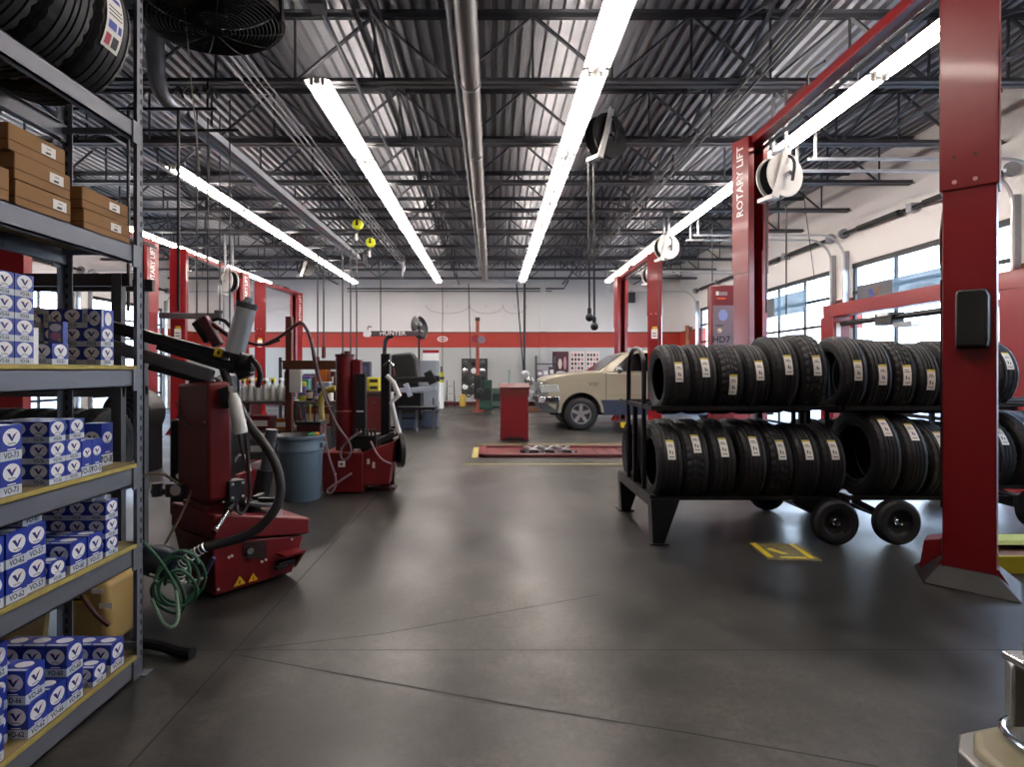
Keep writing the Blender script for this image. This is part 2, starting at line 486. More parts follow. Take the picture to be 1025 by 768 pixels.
DUCT = mat('brown_grey_duct', '#6f6a68', .42, .3, .1, 2)
t = thing('ceiling_duct', 'round brown grey duct running down the middle of the ceiling', 'duct', (-.24, 2, 4.8))
b = MB(); b.cyl((-.24, .5, 4.8), (-.24, 20.2, 4.8), .11, DUCT, seg=24); b.build('pipe', t)
b = MB()
for i in range(9): b.lathe([(0, .111), (.0, .12), (.05, .12), (.05, .111)], (-.24, 2.2+2.1*i, 4.8), (0, 1, 0), GALV, 24)
b.build('coupling', t)
tag(MB().tube([(-.40, .5, 4.86), (-.40, 20, 4.86)], .03, GALV).build('conduit', origin=(-.4, .5, 4.86)), 'thin grey conduit hugging the left side of the round duct', 'conduit')
t = thing('tube_heater', 'grey sloped reflector of a long tube heater hung at left', 'heater', (-3.9, 7.05, 4.8))
b = MB(); HT = mat('heater_reflector', '#dadde4', .4, .15, .08, 2)
b.prism([(-4.02, 4.68), (-3.97, 4.82), (-3.83, 4.82), (-3.78, 4.68), (-3.79, 4.68), (-3.84, 4.81), (-3.96, 4.81), (-4.01, 4.68)], 'y', 7.05, 16.2, HT)
b.build('reflector', t)
b = MB(); b.cyl((-3.9, 6.9, 4.74), (-3.9, 16.3, 4.74), .05, GALV); b.build('burner_tube', t)
b = MB(); b.span((-4.05, 16.3, 4.62), (-3.75, 16.9, 4.9), DKST); b.build('burner_box', t)
b = MB(); b.tube([(-3.9, 7.0, 4.74), (-3.95, 6.75, 4.76), (-4.0, 6.7, 4.95), (-4.0, 6.65, 5.3), (-4.0, 6.65, ZD-.02)], .1, GALV, 14, smooth=1); b.build('flue_elbow', t)
for i, x in enumerate((-2.98, -2.88, -2.79, -2.70)):
    b = MB(); b.tube([(x, 4.85, 4.98-.02), (x, 18.5-i*.4, 4.96)], .014, GALV)
    b.tube([(x, 18.5-i*.4, 4.96), (x, 18.6-i*.4, 4.9), (x, 18.6-i*.4, 4.6)], .014, GALV)
    tag(b.build('conduit', origin=(x, 4.85, 4.96)), f'thin bright conduit under the joists, {ORD[i]} from the left of a bundle of four', 'conduit', 'conduit bundle at left')
for i, x in enumerate((3.0, 3.13)):
    b = MB(); b.tube([(x, 1.0, 4.98-.07), (x, 20, 4.91)], .018, BLKM)
    tag(b.build('conduit', origin=(x, 1, 4.9)), f'black conduit under the joists near the right lifts, {("left", "right")[i]} of the pair', 'conduit', 'black conduit pair')
for i, (x, y0, y1) in enumerate(((-5.6, 6.5, 14), (-1.62, 5.2, 9.0))):
    b = MB(); b.tube([(x, y0, 4.93), (x+.02, y1, 4.93)], .02, GALV); b.span((x-.07, y0-.08, 4.85), (x+.07, y0+.08, 4.95), GALV)
    tag(b.build('conduit', origin=(x, y0, 4.9)), ('lone grey conduit with junction box beside the tube heater', 'short grey conduit with junction box left of the left light row')[i], 'conduit')

# drum fan hung at upper left
t = thing('ceiling_fan', 'large black drum fan with wire guard hung at upper left', 'fan', (-2.05, 4.1, 4.1))
R_ = Matrix.Translation((-2.05, 4.1, 4.15)) @ Matrix.Rotation(math.radians(-5), 4, 'Y') @ Matrix.Rotation(math.radians(3), 4, 'X')
FB = mat('fan_black', '#12110f', .6)
b = MB(R_); b.lathe([(-.09, .47), (-.09, .50), (.09, .50), (.09, .47), (-.09, .47)], (0, 0, 0), (0, 0, 1), FB, 40); b.cyl((0, 0, .10), (0, 0, .115), .46, FB, seg=40); b.build('drum', t)
b = MB(R_)
for z in (-.13, .13):
    for r in [.06+.028*i for i in range(16)]:
        b.tube([(r*math.cos(a*PI/18), r*math.sin(a*PI/18), z*(.7+.6*(1-(r/.5)**2))) for a in range(36)], .0035, FB, 4, closed=True)
    for a in range(12):
        b.tube([(r*math.cos(a*PI/6), r*math.sin(a*PI/6), z*(.7+.6*(1-(r/.5)**2))) for r in (.06, .2, .35, .5)], .005, FB, 5)
b.build('wire_guard', t)
b = MB(R_); b.cyl((0, 0, -.08), (0, 0, .12), .1, FB)
for k in range(3):
    a = k*2*PI/3; d = Vector((math.cos(a), math.sin(a), 0)); n = Vector((-d.y, d.x, 0))
    v = [d*.09-n*.06+Vector((0, 0, -.04)), d*.44-n*.13+Vector((0, 0, -.06)), d*.44+n*.13+Vector((0, 0, .06)), d*.09+n*.06+Vector((0, 0, .04))]
    b.hexa([q-Vector((0, 0, .004)) for q in v], [q+Vector((0, 0, .004)) for q in v], FB)
b.build('blade', t)
b = MB(); b.bar((-2.55, 4.1, 4.05), (-2.55, 4.1, ZJ), .04, .04, BLKM); b.bar((-1.55, 4.1, 4.05), (-1.55, 4.1, ZJ), .04, .04, BLKM); b.bar((-3.2, 4.1, ZJ-.02), (-.9, 4.1, ZJ-.02), .05, .05, BLKM); b.bar((-.9, 3.15, ZJ-.02), (-.9, 5.0, ZJ-.02), .05, .05, BLKM); b.bar((-3.2, 3.15, ZJ-.02), (-3.2, 5.0, ZJ-.02), .05, .05, BLKM)
b.build('yoke', t)
# ================================================================== TWO-POST LIFTS
LTXT = mat('lift_lettering', '#f2eeee', .5)
SHOE = mat('grey_rubber_shoe', '#201e1f', .6, 0, .12, 8)
def lift_column(label, x, y, rot, h=4.3, w=.31, d=.27, joint=2.75, text=0, shoe=False, box=False, cap=True, arm=None):
    """local +Y is the open side that faces the vehicle"""
    t = thing('lift_column', label, 'lift column', (x, y, 0), rot, 'red two-post lift columns')
    M = tr(x, y, 0) @ rz(rot); k = .012
    b = MB(M); z0 = .11 if shoe else .02
    a, c = w/2, d/2
    
    b.span((-a, -c, z0), (a, -c+k, joint+.3), RED); b.span((-a, -c, z0), (-a+k, c, joint+.3), RED); b.span((a-k, -c, z0), (a, c, joint+.3), RED)
    b.span((-a, c-k, z0), (-a+.09, c, joint+.3), RED); b.span((a-.09, c-k, z0), (a, c, joint+.3), RED)
    b.build('post', t, bevel=.008)
    b = MB(M); e = .015 if shoe else .012
    b.span((-a-e, -c-e, joint), (a+e, -c, h), RED); b.span((-a-e, -c-e, joint), (-a, c, h), RED); b.span((a, -c-e, joint), (a+e, c, h), RED)
    b.span((-a-e, c-k, joint), (-a+.08, c+.004, h), RED); b.span((a-.08, c-k, joint), (a+e, c+.004, h), RED)
    ext = b.build('extension', t, bevel=.006)
    b = MB(M)
    for s in (-1, 1): b.cyl((s*.055-.02, -c-e-.008, joint+.05), (s*.055-.02, -c-e, joint+.05), .014, mat('pink_bolt', '#d9a8a8', .4)); b.cyl((s*.055-.02, -c-e-.006, joint+.22), (s*.055-.02, -c-e, joint+.22), .012, REDD)
    b.build('bolt', ext)
    if text:
        b = MB(M); b.text('ROTARY LIFT', .155, frame((text*(a+e+.003), 0, h-.55), (0, 0, 1), (0, -text, 0)), LTXT)
        o = b.build('lettering', ext); o['label'] = 'white upright ROTARY LIFT lettering'
    b = MB(M)
    b.span((-a-.10, -c-.06, 0), (a+.10, c+.12, .02), RED)
    for s in (-1, 1): b.hexa([(s*a, -c, .02), (s*a+s*.09, -c, .02), (s*a+s*.09, -c+.012, .02), (s*a, -c+.012, .02)], [(s*a, -c, .16), (s*a+s*.01, -c, .16), (s*a+s*.01, -c+.012, .16), (s*a, -c+.012, .16)], RED)
    b.build('base_plate', t)
    b = MB(M); b.span((-a+.06, -c+.03, .5), (a-.06, c-.05, 1.25), BLKM); b.cyl((0, -c+.06, .1), (0, -c+.06, 2.4), .035, CHR)
    b.build('carriage', t)
    if shoe:
        b = MB(M); b.hexa([(-a-.15, c-.12, .02), (-a-.02, c-.12, .02), (-a-.02, c+.06, .02), (-a-.15, c+.06, .02)], [(-a-.12, c-.12, .24), (-a-.02, c-.12, .27), (-a-.02, c+.06, .27), (-a-.12, c+.06, .24)], RED); b.build('side_bracket', t, bevel=.006)
        b = MB(M); g, f = .15, .12
        bot = [(-a-.10, -c-f, 0), (a+.13, -c-f, 0), (a+.12, c+.1, 0), (-a-.2, c+.02, 0)]
        top = [(-a-.02, -c-.02, .12), (a+.01, -c-.02, .12), (a+.01, c, .12), (-a-.03, c, .17)]
        b.hexa(bot, top, SHOE); o = b.build('floor_shoe', t, bevel=.01); o['label'] = 'dark grey sloped rubber shoe at the floor'
    if box:
        b = MB(M); yb_ = -c
        pr = [(-.095, 1.64), (.085, 1.64), (.095, 1.68), (.095, 2.0), (.075, 2.05), (-.085, 2.05), (-.095, 2.02)]; pr = [(p+.022, q) for p, q in pr]
        b.add([(p, yb_, q) for p, q in pr]+[(p*.86, yb_-.10, 1.64+(q-1.62)*.93) for p, q in pr],
              [tuple(range(7, 14)), tuple(range(6, -1, -1))]+[(i, (i+1) % 7, 7+(i+1) % 7, 7+i) for i in range(7)], BLK)
        o = b.build('cover_box', t, bevel=.012); o['label'] = 'black plastic cover box'
    if not text and not box:
        b = MB(M); q = -c-.0008; b.span((-.07, q-.002, 2.22), (.07, q, 2.44), WHTP); b.span((-.05, q-.003, 2.44), (.06, q, 2.50), YEL); b.span((-.05, q-.003, 2.27), (.05, q-.002, 2.29), INK); b.span((-.05, q-.003, 2.33), (.04, q-.002, 2.35), INK)
        o = b.build('caution_label', t); o['label'] = 'white caution label with yellow top'
    if box:
        b = MB(M); b.span((-a-.025, c-.12, .5), (-a, c-.03, 2.15), BLKM); b.tube([(-a-.01, c-.07, 2.15), (-a-.03, c-.08, 2.4), (-a-.005, c-.06, 2.7)], .012, BLK, smooth=2); b.build('cable_cover', t)
    if arm:
        b = MB(); p, q = arm; b.bar((x, y, .12), (p, q, .12), .11, .09, RED); o = b.build('swing_arm', t)
        b = MB(); b.cyl((p, q, .10), (p, q, .22), .09, YEL); c2 = b.build('arm_pad', o); c2['label'] = 'yellow lift pad'
    return t
c1 = lift_column('nearest and largest red lift column, with a black cover box, at right in front of the tire carts', 3.372, 3.940, math.radians(-44), h=4.55, w=.285, box=True, shoe=True)
c2 = lift_column('red lift column marked ROTARY LIFT behind the tire carts on the right', 3.40, 7.35, math.radians(200), h=4.5, joint=2.75, text=1)
c3 = lift_column('bright red lift column with white reel at its top beside the beige pickup', 3.84, 13.15, math.radians(-20), h=4.2, arm=(3.2, 13.5))
c4 = lift_column('dark red lift column behind the cab of the beige pickup', 3.84, 16.6, math.radians(190), h=4.25)
cA = lift_column('red lift column marked ROTARY LIFT just right of the steel shelving', -7.6, 12.35, math.radians(160), text=-1)
cB = lift_column('plain red lift column second from the shelving on the left', -7.3, 13.07, math.radians(18))
cC = lift_column('red lift column marked ROTARY LIFT behind the silver air cylinder', -7.28, 16.3, math.radians(160), text=-1)
cD = lift_column('plain red lift column right of the silver air cylinder', -7.44, 18.0, math.radians(18))
cE = lift_column('farthest left red lift column, above the grey trash barrel', -7.15, 20.5, math.radians(160), text=-1)
cF = lift_column('red lift column seen through the shelving at far left', -7.45, 8.75, math.radians(18))
b = MB(); b.bar((-7.55, 12.75, 2.73), (-6.1, 12.6, 2.70), .12, .13, mat('arm_grey', '#4c4c50', .45, .3)); b.cyl((-6.15, 12.6, 2.77), (-6.15, 12.6, 2.83), .09, BLK); o = b.build('raised_arm', cB, bevel=.01); o['label'] = 'grey swing arm raised to the side'
for (a, c_, lab, z) in (((3.40, 3.9), (3.42, 7.45), 'red overhead crossbeam between the two nearest right lift columns', 4.42),
                     ((3.84, 13.1), (3.84, 16.7), 'red overhead crossbeam of the lift over the beige pickup', 4.18),
                     ((-7.4, 8.7), (-7.5, 12.4), 'red overhead crossbeam of the left lift nearest the shelving', 4.25),
                     ((-7.35, 13.0), (-7.3, 16.4), 'red overhead crossbeam of the middle left lift', 4.25),
                     ((-7.4, 18.0), (-7.15, 20.6), 'red overhead crossbeam of the farthest left lift', 4.25)):
    t = thing('lift_crossbeam', lab, 'beam', (*a, z), group='lift crossbeams')
    b = MB(); b.bar((*a, z+.03), (*c_, z+.03), .15, .10, RED); b.build('beam', t, bevel=.008)
    b = MB(); b.bar((a[0]+.085, a[1], z-.06), (c_[0]+.085, c_[1], z-.06), .03, .03, BLK); b.build('shutoff_bar', t)
    b = MB(); m_ = ((a[0]+c_[0])/2, (a[1]+c_[1])/2)
    b.bar((m_[0], m_[1]+.35, z+.13), (m_[0], m_[1]+.75, z+.13), .07, .07, REDD); b.tube([(m_[0], m_[1]+.35, z+.13), (m_[0]-.1, m_[1]+.2, z+.2), (m_[0]-.15, m_[1]-.2, z+.1)], .012, BLK, smooth=2)
    b.build('limit_switch', t)

# ================================================================== TIRES
RUB = mat('tire_rubber', '#17171a', .62, 0, .10, 14, .06, 120)
RUBI = mat('tire_inner', '#0e0e10', .8)
STK = mat('tire_sticker', '#f0eee8', .6); STY = mat('sticker_yellow', '#c9b648', .6); STB = mat('sticker_blue', '#3448a0', .6); STR = mat('sticker_red', '#b2404a', .6)
_tires = {}
def tire_mesh(R, Wd, style=0):
    key = (R, Wd, style)
    if key in _tires: return _tires[key]
    b = MB(); seg = 96; w = Wd/2; ri = R*.61
    half = [(-.36*Wd, ri-.004), (-.42*Wd, ri+.004), (-.485*Wd, ri+.35*(R-ri)), (-.50*Wd, ri+.55*(R-ri)), (-.485*Wd, ri+.74*(R-ri)), (-.462*Wd, R-.034), (-.44*Wd, R-.018), (-.405*Wd, R-.007)]
    tread = []
    for gx in ((-.24, -.06, .06, .24) if style != 1 else (-.27, -.1, .1, .27)):
        tread += [((gx-.022)*Wd, R), ((gx-.018)*Wd, R-.012), ((gx+.018)*Wd, R-.012), ((gx+.022)*Wd, R)]
    outer = half+tread+[(-x, r) for x, r in reversed(half)]
    inner = [(.34*Wd, ri), (.42*Wd, ri+.3*(R-ri)), (.44*Wd, ri+.6*(R-ri)), (.36*Wd, R-.04), (-.36*Wd, R-.04), (-.44*Wd, ri+.6*(R-ri)), (-.42*Wd, ri+.3*(R-ri)), (-.34*Wd, ri)]
    prof = outer+inner; n = len(prof); no = len(outer)
    vs = []
    for j in range(seg):
        for i, (x, r) in enumerate(prof):
            rr = r; a = 2*PI*j/seg
            if i < no:
                if r > R-.03 and abs(x) > .3*Wd and j % 3 == 0: rr = r-.009
                if style == 2 and r > R-.003 and j % 3 == (0 if x < 0 else 1): rr = r-.008
                if style == 2: a += 2*PI/seg*1.6*abs(x)/w
                elif abs(x) > .25*Wd and r > R-.02: a += 2*PI/seg*.8*(abs(x)/w-.5)
            vs.append((x, rr*math.cos(a), rr*math.sin(a)))
    fs1, fs2 = [], []
    for j in range(seg):
        k = (j+1) % seg
        for i in range(n):
            i2 = (i+1) % n
            (fs1 if i < no-1 else fs2).append((j*n+i, j*n+i2, k*n+i2, k*n+i))
    b.add(vs, fs1, RUB); nn = len(b.v); b.add(vs, fs2, RUBI)
    # raised sidewall rings
    for s in (-1, 1):
        for q in (.28, .66): b.lathe([(0, ri+q*(R-ri)), (s*.003, ri+(q+.02)*(R-ri)), (0, ri+(q+.05)*(R-ri))], (s*.492*Wd, 0, 0), (1, 0, 0), RUB, 48)
    _tires[key] = b; return b
def sticker_mb(R, Wd, xo, big=False, var=0):
    b = MB(); w, L = ((.066, .175) if not big else (.10, .27)); r = R+.003; n = 8
    def patch(a0, a1, x0, x1, m, up=0.):
        vs = []
        for i in range(n+1):
            a = a0+(a1-a0)*i/n; vs += [(x0, -(r+up)*math.cos(a), (r+up)*math.sin(a)), (x1, -(r+up)*math.cos(a), (r+up)*math.sin(a))]
        b.add(vs, [(2*i, 2*i+1, 2*i+3, 2*i+2) for i in range(n)], m)
    A = L/R/2
    patch(-A, A, xo-w/2, xo+w/2, STK)
    q = lambda f: -A+2*A*f
    if big:
        patch(q(.30), q(.42), xo-w*.38, xo+w*.1, STB, .001); patch(q(.30), q(.42), xo+w*.2, xo+w*.40, STB, .001)
        patch(q(.05), q(.22), xo-w*.4, xo-w*.1, STR, .001); patch(q(.05), q(.22), xo, xo+w*.35, INK, .001); patch(q(.75), q(.82), xo-w*.35, xo+w*.35, STB, .001)
        for f in (.5, .56, .62): patch(q(f), q(f+.02), xo-w*.4, xo+w*.4, INK, .001)
    else:
        patch(q(.9), q(1), xo-w/2, xo+w/2, STY, .001)
        for f, a, c in ((.72, -.3, .2), (.64, -.35, .35), (.12, -.3, .3)): patch(q(f), q(f+.03), xo+w*a, xo+w*c, INK, .001)
        patch(q(.30), q(.46), xo-w*(.22-.1*var), xo-w*(.08-.1*var), INK, .001); patch(q(.28), q(.40), xo+w*.1, xo+w*.22, STB if var else INK, .001)
    return b
_tcache = {}
def tire(label, loc, R, Wd=.215, spin=0., yaw=0., lean=0., sticker=True, style=0, xo=.0, group='new tires on the carts', big=False, base_axis=0.):
    key = (R, Wd, style)
    if key not in _tcache:
        b = tire_mesh(*key); o = b.build('tire', keep=True, angle=28); _tcache[key] = o.data; bpy.data.objects.remove(o)
    o = bpy.data.objects.new('tire', _tcache[key]); C.objects.link(o)
    o.location = loc; o.rotation_euler = Euler((spin, lean, yaw+base_axis), 'XYZ')
    tag(o, label, 'tire', group)
    if sticker:
        k = ('s', R, Wd, round(xo, 3), big, int(R*1000) % 2)
        if k not in _tcache:
            s = sticker_mb(R, Wd, xo, big, int(R*1000) % 2).build('tread_label', keep=True); _tcache[k] = s.data; bpy.data.objects.remove(s)
        s = bpy.data.objects.new('tread_label', _tcache[k]); C.objects.link(s); s.parent = o
        s['label'] = 'white paper tread sticker'
    return o

# tire carts -----------------------------------------------------------
ZL, ZU = .386, 1.166
YF = (4.86, 5.30); YR = (5.55, 5.99)
SILV = mat('wheel_rim_grey', '#55585c', .35, .7)
def cart(label, x0, x1, dy=0., left_leg=True, wheels=(), hoops=(True, True), silver=False):
    t = thing('tire_cart', label, 'tire cart', ((x0+x1)/2, 5.4+dy, 0), group='two-tier tire carts')
    for z in (ZL, ZU):
        for y in (*YF, *YR): b = MB(); b.bar((x0, y+dy, z), (x1, y+dy, z), .035, .035, BLKM); b.build('rail', t)
    for x in (x0, x1):
        b = MB()
        b.bar((x, 4.82+dy, ZL-.02), (x, 6.03+dy, ZL-.02), .05, .10, BLKM)
        b.bar((x, 4.82+dy, ZU), (x, 6.03+dy, ZU), .03, .04, BLKM)
        b.bar((x, 5.42+dy, ZL), (x, 5.42+dy, ZU), .04, .04, BLKM)
        b.build('end_frame', t)
    for x, on in zip((x0, x1), hoops):
        if not on: continue
        b = MB(); pts = [(x, 5.10+dy, ZL), (x, 5.10+dy, 1.53)]+[(x, 5.385+dy-.285*math.cos(a*PI/10), 1.53+.17*math.sin(a*PI/10)) for a in range(1, 10)]+[(x, 5.67+dy, 1.53), (x, 5.67+dy, ZL)]
        b.tube(pts, .022, BLKM, 10); b.build('push_handle', t)
    if left_leg:
        for y in (4.84, 6.0):
            b = MB(); s = .05
            b.hexa([(x0-.01, y-.055+dy, .012), (x0+.09, y-.055+dy, .012), (x0+.09, y+.055+dy, .012), (x0-.01, y+.055+dy, .012)],
                   [(x0-.025, y-.055+dy, ZL), (x0+.22, y-.055+dy, ZL), (x0+.22, y+.055+dy, ZL), (x0-.025, y+.055+dy, ZL)], BLKM)
            b.span((x0-.04, y-.08+dy, 0), (x0+.12, y+.08+dy, .012), BLKM); b.build('leg', t)
    for wx in wheels:
        for y in (4.80, 5.98):
            y += dy; r = .195
            w = MB(); w.lathe([(-.05, .11), (-.06, .13), (-.055, .17), (-.035, r-.004), (0, r), (.035, r-.004), (.055, .17), (.06, .13), (.05, .11), (-.05, .11)], (wx, y, r), (0, 1, 0), RUB, 36); wo = w.build('wheel', t)
            w = MB(); rm = SILV if silver else BLKM
            w.lathe([(-.045, .115), (-.02, .09), (-.012, .05), (-.03, .03), (.02, .03), (.04, .115)], (wx, y, r), (0, 1, 0), rm, 28); w.cyl((wx, y-.055, r), (wx, y-.01, r), .014, CHR); w.ball((wx+.01, y-.035, r-.015), .018, CHR, 8)
            w.build('hub', wo)
    if wheels:
        b = MB()
        for wx in wheels:
            b.cyl((wx, 4.86+dy, .195), (wx, 5.92+dy, .195), .02, BLKM)
            for y in (4.90, 5.9):
                b.bar((wx-.3, y+dy, ZL-.03), (wx, y+dy, .2), .035, .05, BLKM)
        b.build('axle_arm', t)
    return t
cart('black two-tier tire cart nearest the red podium, its single wheel beside another cart', 1.39, 3.0, wheels=(2.94,), hoops=(True, False))
cart('black two-tier tire cart in the middle, ending behind the nearest lift column', 3.06, 4.52, left_leg=False, wheels=(3.47,), hoops=(True, False))
cart('black two-tier tire cart at the right edge past the nearest lift column', 4.62, 6.6, dy=.45, left_leg=False, wheels=(5.13, 5.42), hoops=(False, True), silver=True)

def seat_z(z, R, gap=.44): return z+.0175+math.sqrt((R+.002)**2-(gap/2)**2)*1.0
fy, ry = sum(YF)/2, sum(YR)/2
up1 = [(1.60, .315), (1.83, .315), (2.06, .315), (2.29, .315), (2.52, .345), (2.755, .355)]
stk = [.10, .16, -.06, .12, .12, .09]
for i, (x, R) in enumerate(up1):
    tire(f'stickered black tire, top rail of the tire cart nearest the podium, {ORD[i]} from its handle', (x, fy, seat_z(ZU, R)), R, spin=-stk[i]*2.2, style=i % 3 if i != 4 else 0)
lo1 = [1.53, 1.755, 1.985, 2.24, 2.47, 2.70, 2.92]
ls = [.45, .62, .52, .5, .45, .45, .45]
for i, x in enumerate(lo1):
    R = .342 if i != 3 else .352
    tire(f'stickered black tire, bottom rail of the tire cart nearest the podium, {ORD[i]} from its leg', (x, fy, seat_z(ZL, R)), R, spin=-ls[i], style=(i+1) % 3 if i != 2 else 0)
for i, x in enumerate((1.52, 1.76, 2.0, 2.24, 2.48, 2.72)):
    tire(f'plain tire, back bottom row of the cart nearest the podium, {ORD[i]} from its handle', (x, ry, seat_z(ZL, .335)), .335, sticker=False, spin=.3*i)
for i, x in enumerate((2.0, 2.24, 2.48, 2.72)):
    tire(f'plain tire, back top row of the cart nearest the podium, {ORD[i]} from the left', (x, ry, seat_z(ZU, .315)), .315, sticker=False, spin=.4*i)
up2 = [(3.13, .345), (3.345, .335), (3.555, .33), (3.765, .32), (3.98, .33)]
for i, (x, R) in enumerate(up2):
    tire(f'stickered black tire, top rail of the middle tire cart, {ORD[i]} from its left handle', (x, fy, seat_z(ZU, R)), R, .195, spin=-(.12, .05, .06, -.02, .05)[i], style=(0, 1, 2, 0, 1)[i], yaw=math.radians(-4))
tire('large truck tire with open side showing, left end of the middle cart bottom rail', (3.385, fy+.02, seat_z(ZL, .405)), .405, .20, spin=-.70, yaw=math.radians(-3))
tire('black tire beside the large truck tire on the middle cart bottom rail', (3.61, fy, seat_z(ZL, .385)), .385, .20, spin=-.70, yaw=math.radians(-3))
tire('black tire low on the middle cart half hidden by the nearest red column', (3.84, fy, seat_z(ZL, .36)), .36, .21, spin=-.6, style=1)
tire('black tire lowest on the middle cart behind the nearest red column', (4.08, fy, seat_z(ZL, .35)), .35, .21, spin=-.5)
for i, x in enumerate((3.25, 3.5, 3.75, 4.0)):
    tire(f'plain tire, back bottom row of the middle tire cart, {ORD[i]} from the left', (x, ry, seat_z(ZL, .335)), .335, sticker=False, spin=.3*i)
for i, x in enumerate((3.3, 3.55, 3.8, 4.05)):
    tire(f'plain tire, back top row of the middle tire cart, {ORD[i]} from the left', (x, ry, seat_z(ZU, .315)), .315, sticker=False, spin=.3*i)
tire('black tire with silver sticker just right of the nearest lift column, top rail', (4.82, fy+.45, seat_z(ZU, .34)), .34, spin=-.42, style=1)
for i, x in enumerate((4.78, 5.04, 5.32)):
    tire(f'black tire, bottom rail right of the nearest lift column, {ORD[i]} from the column', (x, fy+.45, seat_z(ZL, (.35, .38, .38)[i])), (.35, .38, .38)[i], .23, spin=-.6)

# ================================================================== STEEL SHELVING AT LEFT
SX0, SX1, SY0, SY1 = -2.11, -1.72, .40, 2.76
LEV = [.115, .655, 1.045, 1.52, 2.10, 2.70]
sh = thing('shelving_unit', 'tall grey bolted steel shelving unit stocked with blue boxes and tires at left', 'shelf', ((SX0+SX1)/2, 1.6, 0))
HOLE = mat('punched_hole', '#0a0a0b', .8)
for (x, y) in ((SX1, SY1), (SX0, SY1), (SX1, SY0), (SX0, SY0)):
    sx = -1 if x == SX1 else 1; sy = -1 if y == SY1 else 1
    b = MB(); b.span((x, y-sy*0, 0), (x+sx*.004, y+sy*.045, 3.6), STEEL); b.span((x, y, 0), (x+sx*.045, y+sy*.004, 3.6), STEEL)
    b.span((x-.02, y-.03, 0), (x+.03, y+.03, .006), STEEL)
    up = b.build('upright', sh)
    b = MB(); z = .05
    while z < 3.55:
        b.span((x-sx*.0012, y+sy*.012, z), (x-sx*.0002, y+sy*.021, z+.024), HOLE)
        b.span((x-sx*.0+sx*.012, y-sy*.0012, z), (x+sx*.021, y-sy*.0002, z+.024), HOLE)
        b.span((x+sx*.012, y+sy*.0042, z), (x+sx*.021, y+sy*.0052, z+.024), HOLE)
        z += .05
    b.build('slot', up)
for i, z in enumerate(LEV):
    for x, s in ((SX1, -1), (SX0, 1)):
        b = MB(); top = z-.018 if i < 4 else z; hgt = .085
        b.span((x+s*.005, SY0+.005, top-hgt), (x+s*.018, SY1-.005, top), STEEL); b.span((x+s*.005, SY0+.05, top-hgt), (x+s*.04, SY1-.05, top-hgt+.006), STEEL)
        b.span((x+s*.005, SY0+.05, top-.006), (x+s*.035, SY1-.05, top), STEEL)
        for yy in (SY1-.045, SY0+.045): b.span((x-s*.002, yy-.03, top-hgt-.02), (x+s*.006, yy+.03, top-.0), STEEL)
        b.build('beam', sh)
    if i < 5:
        b = MB(); b.span((SX0+.006 if i < 4 else SX0+.05, SY0+.006, z-.018), (SX1-.006 if i < 4 else SX1-.05, SY1-.006, z), PLY); (b.span((SX1-.006, SY0+.05, z-.018), (SX1-.001, SY1-.046, z-.0005), PLYE) if i < 4 else None)
        b.build('deck', sh)
for y in (SY0+.02, SY1-.02):
    for z in (.14, 1.46, 2.06, 2.65, 3.3): b = MB(); b.span((SX0+.005, y-.015, z), (SX1-.005, y+.0, z+.03), STEEL); b.build('side_brace', sh)

# tires on top
for i, (y, lab) in enumerate(((2.385, 'black tire on the shelving top rail, nearest the far upright'), (2.155, 'black tire on the shelving top rail, middle of the three'), (1.925, 'black tire on the shelving top rail at the top left corner of the photo'))):
    R = .33; z = 2.70+math.sqrt(R*R-.172**2)+.003
    tire(lab, ((SX0+SX1)/2, y, z), R, .215, spin=(.02, -.32, -.4)[i], base_axis=PI/2, style=1 if i == 0 else 0, group='tires on the shelving', big=True, xo=-.03)

